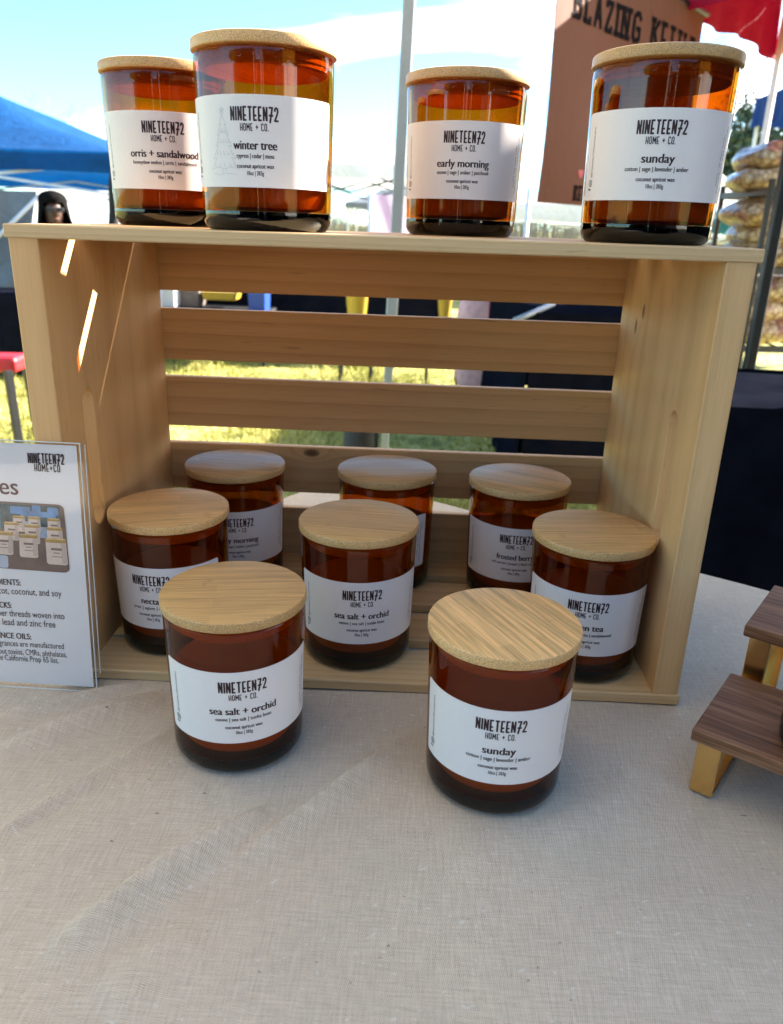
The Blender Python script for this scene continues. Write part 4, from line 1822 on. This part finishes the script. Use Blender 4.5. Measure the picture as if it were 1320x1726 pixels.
def std_person(label, loc, rz, s, top, skin, long_hair, arm_up=False, glasses=False, seat=0.0):
    # 0 pelvis .. heights for a 1.66 m figure, scaled by s
    J = [((0, 0, .92), .145, .10), ((0, 0, 1.08), .125, .09), ((0, 0, 1.25), .15, .10), ((0, 0, 1.36), .13, .08), ((0, 0, 1.43), .05, .05),
         ((0, -.015, 1.50), .066, .075), ((0, -.02, 1.58), .074, .088), ((0, -.01, 1.63), .055, .065)]
    E = [(0, 1), (1, 2), (2, 3), (3, 4), (4, 5), (5, 6), (6, 7)]

    def chain(st, pts):
        prev = st
        for (p, r) in pts:
            J.append((p, r, r))
            E.append((prev, len(J) - 1))
            prev = len(J) - 1
        return prev
    for sx in (-1, 1):
        if seat:
            chain(0, [((sx * .09, -.03, .90), .085), ((sx * .11, -.40, .92), .06), ((sx * .11, -.42, .72), .05), ((sx * .11, -.40, .50), .036), ((sx * .11, -.47, .455), .036), ((sx * .115, -.55, .445), .026)])
            continue
        chain(0, [((sx * .09, 0, .86), .085), ((sx * .10, -.01, .50), .058), ((sx * .10, .01, .28), .05), ((sx * .10, .02, .08), .036), ((sx * .11, -.05, .035), .036), ((sx * .115, -.13, .025), .026)])
    for sx in (-1, 1):
        if sx == 1 and arm_up:
            w = chain(3, [((sx * .18, 0, 1.35), .055), ((sx * .24, -.05, 1.10), .042), ((sx * .30, -.22, 1.25), .031), ((sx * .31, -.27, 1.30), .026)])
        else:
            w = chain(3, [((sx * .18, 0, 1.35), .055), ((sx * .23, .01, 1.09), .042), ((sx * .22, -.07, .86), .029), ((sx * .215, -.09, .80), .024)])
        b = Vector(J[w][0])
        d = (b - Vector(J[w - 1][0])).normalized()
        side = Vector((0, 1, 0)) if abs(d.y) < .8 else Vector((1, 0, 0))
        for q, (off, ln) in enumerate(((-.024, .055), (-.008, .066), (.008, .062), (.024, .05))):
            r0 = b + d * .03 + side * off
            chain(w, [(tuple(r0), .010), (tuple(r0 + d * ln * .6), .0085), (tuple(r0 + d * ln + Vector((0, -.012, 0))), .007)])
        r0 = b + side * -.028
        chain(w, [(tuple(r0 + d * .012), .010), (tuple(r0 + d * .045 - side * .012), .008)])
    J = [(tuple(c * s for c in j[0]), j[1] * s, j[2] * s) for j in J]

    def grp(c):
        z = c.z / s
        x = abs(c.x / s)
        if z > 1.425 and x < .14:
            return 0
        if x > .17 and (z < .885 or (arm_up and c.x > 0 and c.y / s < -.2)):
            return 0
        if z < .07 or (seat and z < .50):
            return 3
        return 1 if z > .95 or x > .165 else 2
    root = person(label, loc, rz, s, J, E, [skin, top, M['jeans'], M['dark_vinyl']], grp)
    mb = MB()

    def hairf(q, t):
        th = 2 * PI * q
        front = .5 - .5 * math.cos(th - PI / 2 + PI)      # 1 at the back, 0 over the face
        w_ = min(1.0, max(0.0, (front - .16) / .22))
        w_ = w_ * w_ * (3 - 2 * w_)
        zlow = 1.622 + ((1.27 if long_hair else 1.50) - 1.622) * w_
        if t < .45:
            a_ = t / .45 * PI / 2
            z = 1.645 + .062 * math.cos(a_)
            r = (.088 + .010 * w_) * math.sin(a_) + .001
        else:
            q_ = (t - .45) / .55
            z = 1.645 + (zlow - 1.645) * q_
            r = .088 + .010 * w_ + ((.075 * w_ * q_ ** 1.4) if long_hair else -.012 * q_)
        wob = 1 + .05 * math.sin(th * 7 + t * 5) * t + .04 * math.sin(th * 17 + t * 9) * t
        return (r * math.cos(th) * wob * s, (r * 1.12 * math.sin(th) * wob - .005) * s, z * s)
    mb.grid(hairf, 40, 18)
    mb.build('hair', M['hair'], root)
    if glasses:
        mb = MB()
        for sx in (-1, 1):
            mb.box(sx * .033 * s - .024 * s, sx * .033 * s + .024 * s, -.112 * s, -.104 * s, 1.555 * s, 1.590 * s, .004)
            mb.bar((sx * .057 * s, -.105 * s, 1.58 * s), (sx * .08 * s, -.01 * s, 1.58 * s), .006)
        mb.bar((-.01 * s, -.108 * s, 1.58 * s), (.01 * s, -.108 * s, 1.58 * s), .006)
        mb.build('sunglasses', M['dark_vinyl'], root)
    # face: nose, brows and mouth
    mb = MB()
    mb.add([(-.012 * s, -.100 * s, 1.535 * s), (.012 * s, -.100 * s, 1.535 * s), (0, -.125 * s, 1.538 * s), (0, -.104 * s, 1.58 * s)], [(0, 1, 2), (0, 2, 3), (1, 3, 2)], 0, True)
    mb.build('nose', skin, root)
    mb = MB()
    mb.tube([(-.022 * s, -.094 * s, 1.512 * s), (0, -.102 * s, 1.509 * s), (.022 * s, -.094 * s, 1.512 * s)], .005 * s, 6)
    mb.build('mouth', M['pink_brown'], root)
    return root


p = at(86, 322, 5.6)
drop = p.z - 1.70
std_person('seated person with long dark hair, dark glasses and a grey top, behind the crate', (p.x, 5.6, drop), R(32), 1.0, M['grey_top'], M['skin'], True, glasses=True, seat=1)
zs = drop + .84 + .75
st = thing('folding_stool', 'dark folding stool under the seated person left of the candles', 'stool', (p.x, 5.6, -.75), R(32))
mb = MB()
mb.box(-.19, .19, -.19, .19, zs - .05, zs - .01, .01)
mb.build('seat', M['dark_vinyl'], st)
for sx in (-1, 1):
    for sy in (-1, 1):
        mb = MB()
        mb.bar((sx * .17, sy * .17, 0), (sx * .15, sy * .15, zs - .05), .022)
        mb.build('leg', M['black_metal'], st)
p = at(228, 300, 5.3)
std_person('person in a dark jacket with one hand raised, behind the orris candle', (p.x, 5.3, -.75), R(-25), 1.0, M['dark_top'], M['skin_light'], False, arm_up=True)


# ------------------------------------------------------------------ trees
def leaf_crown(cx, cy, cz, rx, ry, rz, n, size, seed):
    rnd = random.Random(seed)
    mb = MB()
    clumps = [(rnd.gauss(0, .42), rnd.gauss(0, .42), rnd.gauss(0, .40), rnd.uniform(.16, .36)) for _ in range(46)]
    for i in range(n):
        c = rnd.choice(clumps)
        p = Vector((cx + (c[0] + rnd.gauss(0, c[3])) * rx, cy + (c[1] + rnd.gauss(0, c[3])) * ry, cz + (c[2] + rnd.gauss(0, c[3] * .8)) * rz))
        a = Vector((rnd.gauss(0, 1), rnd.gauss(0, 1), rnd.gauss(0, 1))).normalized() * size * rnd.uniform(.6, 1.5)
        b = Vector((rnd.gauss(0, 1), rnd.gauss(0, 1), rnd.gauss(0, 1))).normalized() * size * rnd.uniform(.4, 1)
        mb.add([p - a, p + b, p + a, p - b], [(0, 1, 2, 3)])
    return mb


p = at(1262, 262, 42)
tr = thing('leafy_tree', 'dark green tree far off between the right candle and the blue canopy', 'tree', (p.x, 42, -.75))
hT = p.z + .75
leaf_crown(0, 0, hT, 1.9, 1.8, 2.0, 5200, .16, 5).build('crown', M['leaf'], tr)
mb = MB()
mb.tube([(0, 0, 0), (.05, 0, hT * .5), (0, 0, hT)], [.2, .15, .05], 8)
mb.tube([(.03, 0, hT * .45), (.6, .1, hT * .9)], [.09, .03], 6)
mb.tube([(.03, 0, hT * .5), (-.7, -.1, hT * .95)], [.09, .03], 6)
mb.build('trunk', M['bark'], tr)


def bare_tree(label, x, y, height, seed, depth=6, spread=.5, group=None):
    rnd = random.Random(seed)
    root = thing('bare_tree', label, 'tree', (x, y, -.75), 0, group)
    tk, br_ = MB(), MB()

    def grow(p, d, L, r, k):
        q = p + d * L
        mid = p.lerp(q, .5) + Vector((rnd.gauss(0, .04), rnd.gauss(0, .04), 0)) * L
        (tk if k >= depth - 1 else br_).tube([p, mid, q], [r, r * .85, r * .68], 5, caps=False)
        if k == 0:
            return
        for i in range(2 if rnd.random() < .55 else 3):
            nd = (d + Vector((rnd.gauss(0, spread), rnd.gauss(0, spread), abs(rnd.gauss(.12, .2))))).normalized()
            grow(q, nd, L * rnd.uniform(.62, .82), r * rnd.uniform(.5, .66), k - 1)
    grow(Vector((0, 0, 0)), Vector((0, 0, 1)), height * .29, height * .016, depth)
    tk.build('trunk', M['bark'], root)
    br_.build('crown', M['twig'], root)
    return root


p = at(62, 128, 26)
bare_tree('tall bare tree whose thin twigs rise above the bright blue canopy', p.x, 26, p.z + .6, 3, 6, .34)
for i, (px, py, y) in enumerate(((578, 338, 60), (600, 348, 62), (622, 340, 64))):
    p = at(px, py, y)
    bare_tree(('thin bare tree far off, left in the gap between candle and pole', 'low bare tree far off, middle of the gap between candle and pole', 'bare tree far off, close to the lilac banner')[i],
              p.x, y, (p.z + .75) * 1.02, 20 + i, 6, .42, 'bare trees beyond the stalls')

rnd = random.Random(4)
mb = MB()
for i in range(9000):
    x = rnd.uniform(-70, 75)
    y = 78 + rnd.uniform(-5, 9)
    h = (2.6 + 1.3 * math.sin(x * .17) + .9 * math.sin(x * .61 + 1)) * rnd.uniform(.6, 1.15)
    w = rnd.uniform(.02, .05)
    a = rnd.gauss(0, .35)
    mb.add([(x - w, y, -.8), (x + w, y, -.8), (x + a + w * .3, y + rnd.gauss(0, .3), -.75 + h)], [(0, 1, 2)])
    for q in range(2):
        z0 = -.75 + h * rnd.uniform(.3, .8)
        mb.add([(x + a * .6, y, z0), (x + a * .6 + .03, y, z0), (x + a + rnd.gauss(0, .8), y, z0 + rnd.uniform(.3, 1))], [(0, 1, 2)])
o = mb.build('distant_woods', M['twig'])
tag(o, 'grey brown bare winter woods along the horizon', 'woods', kind='stuff')
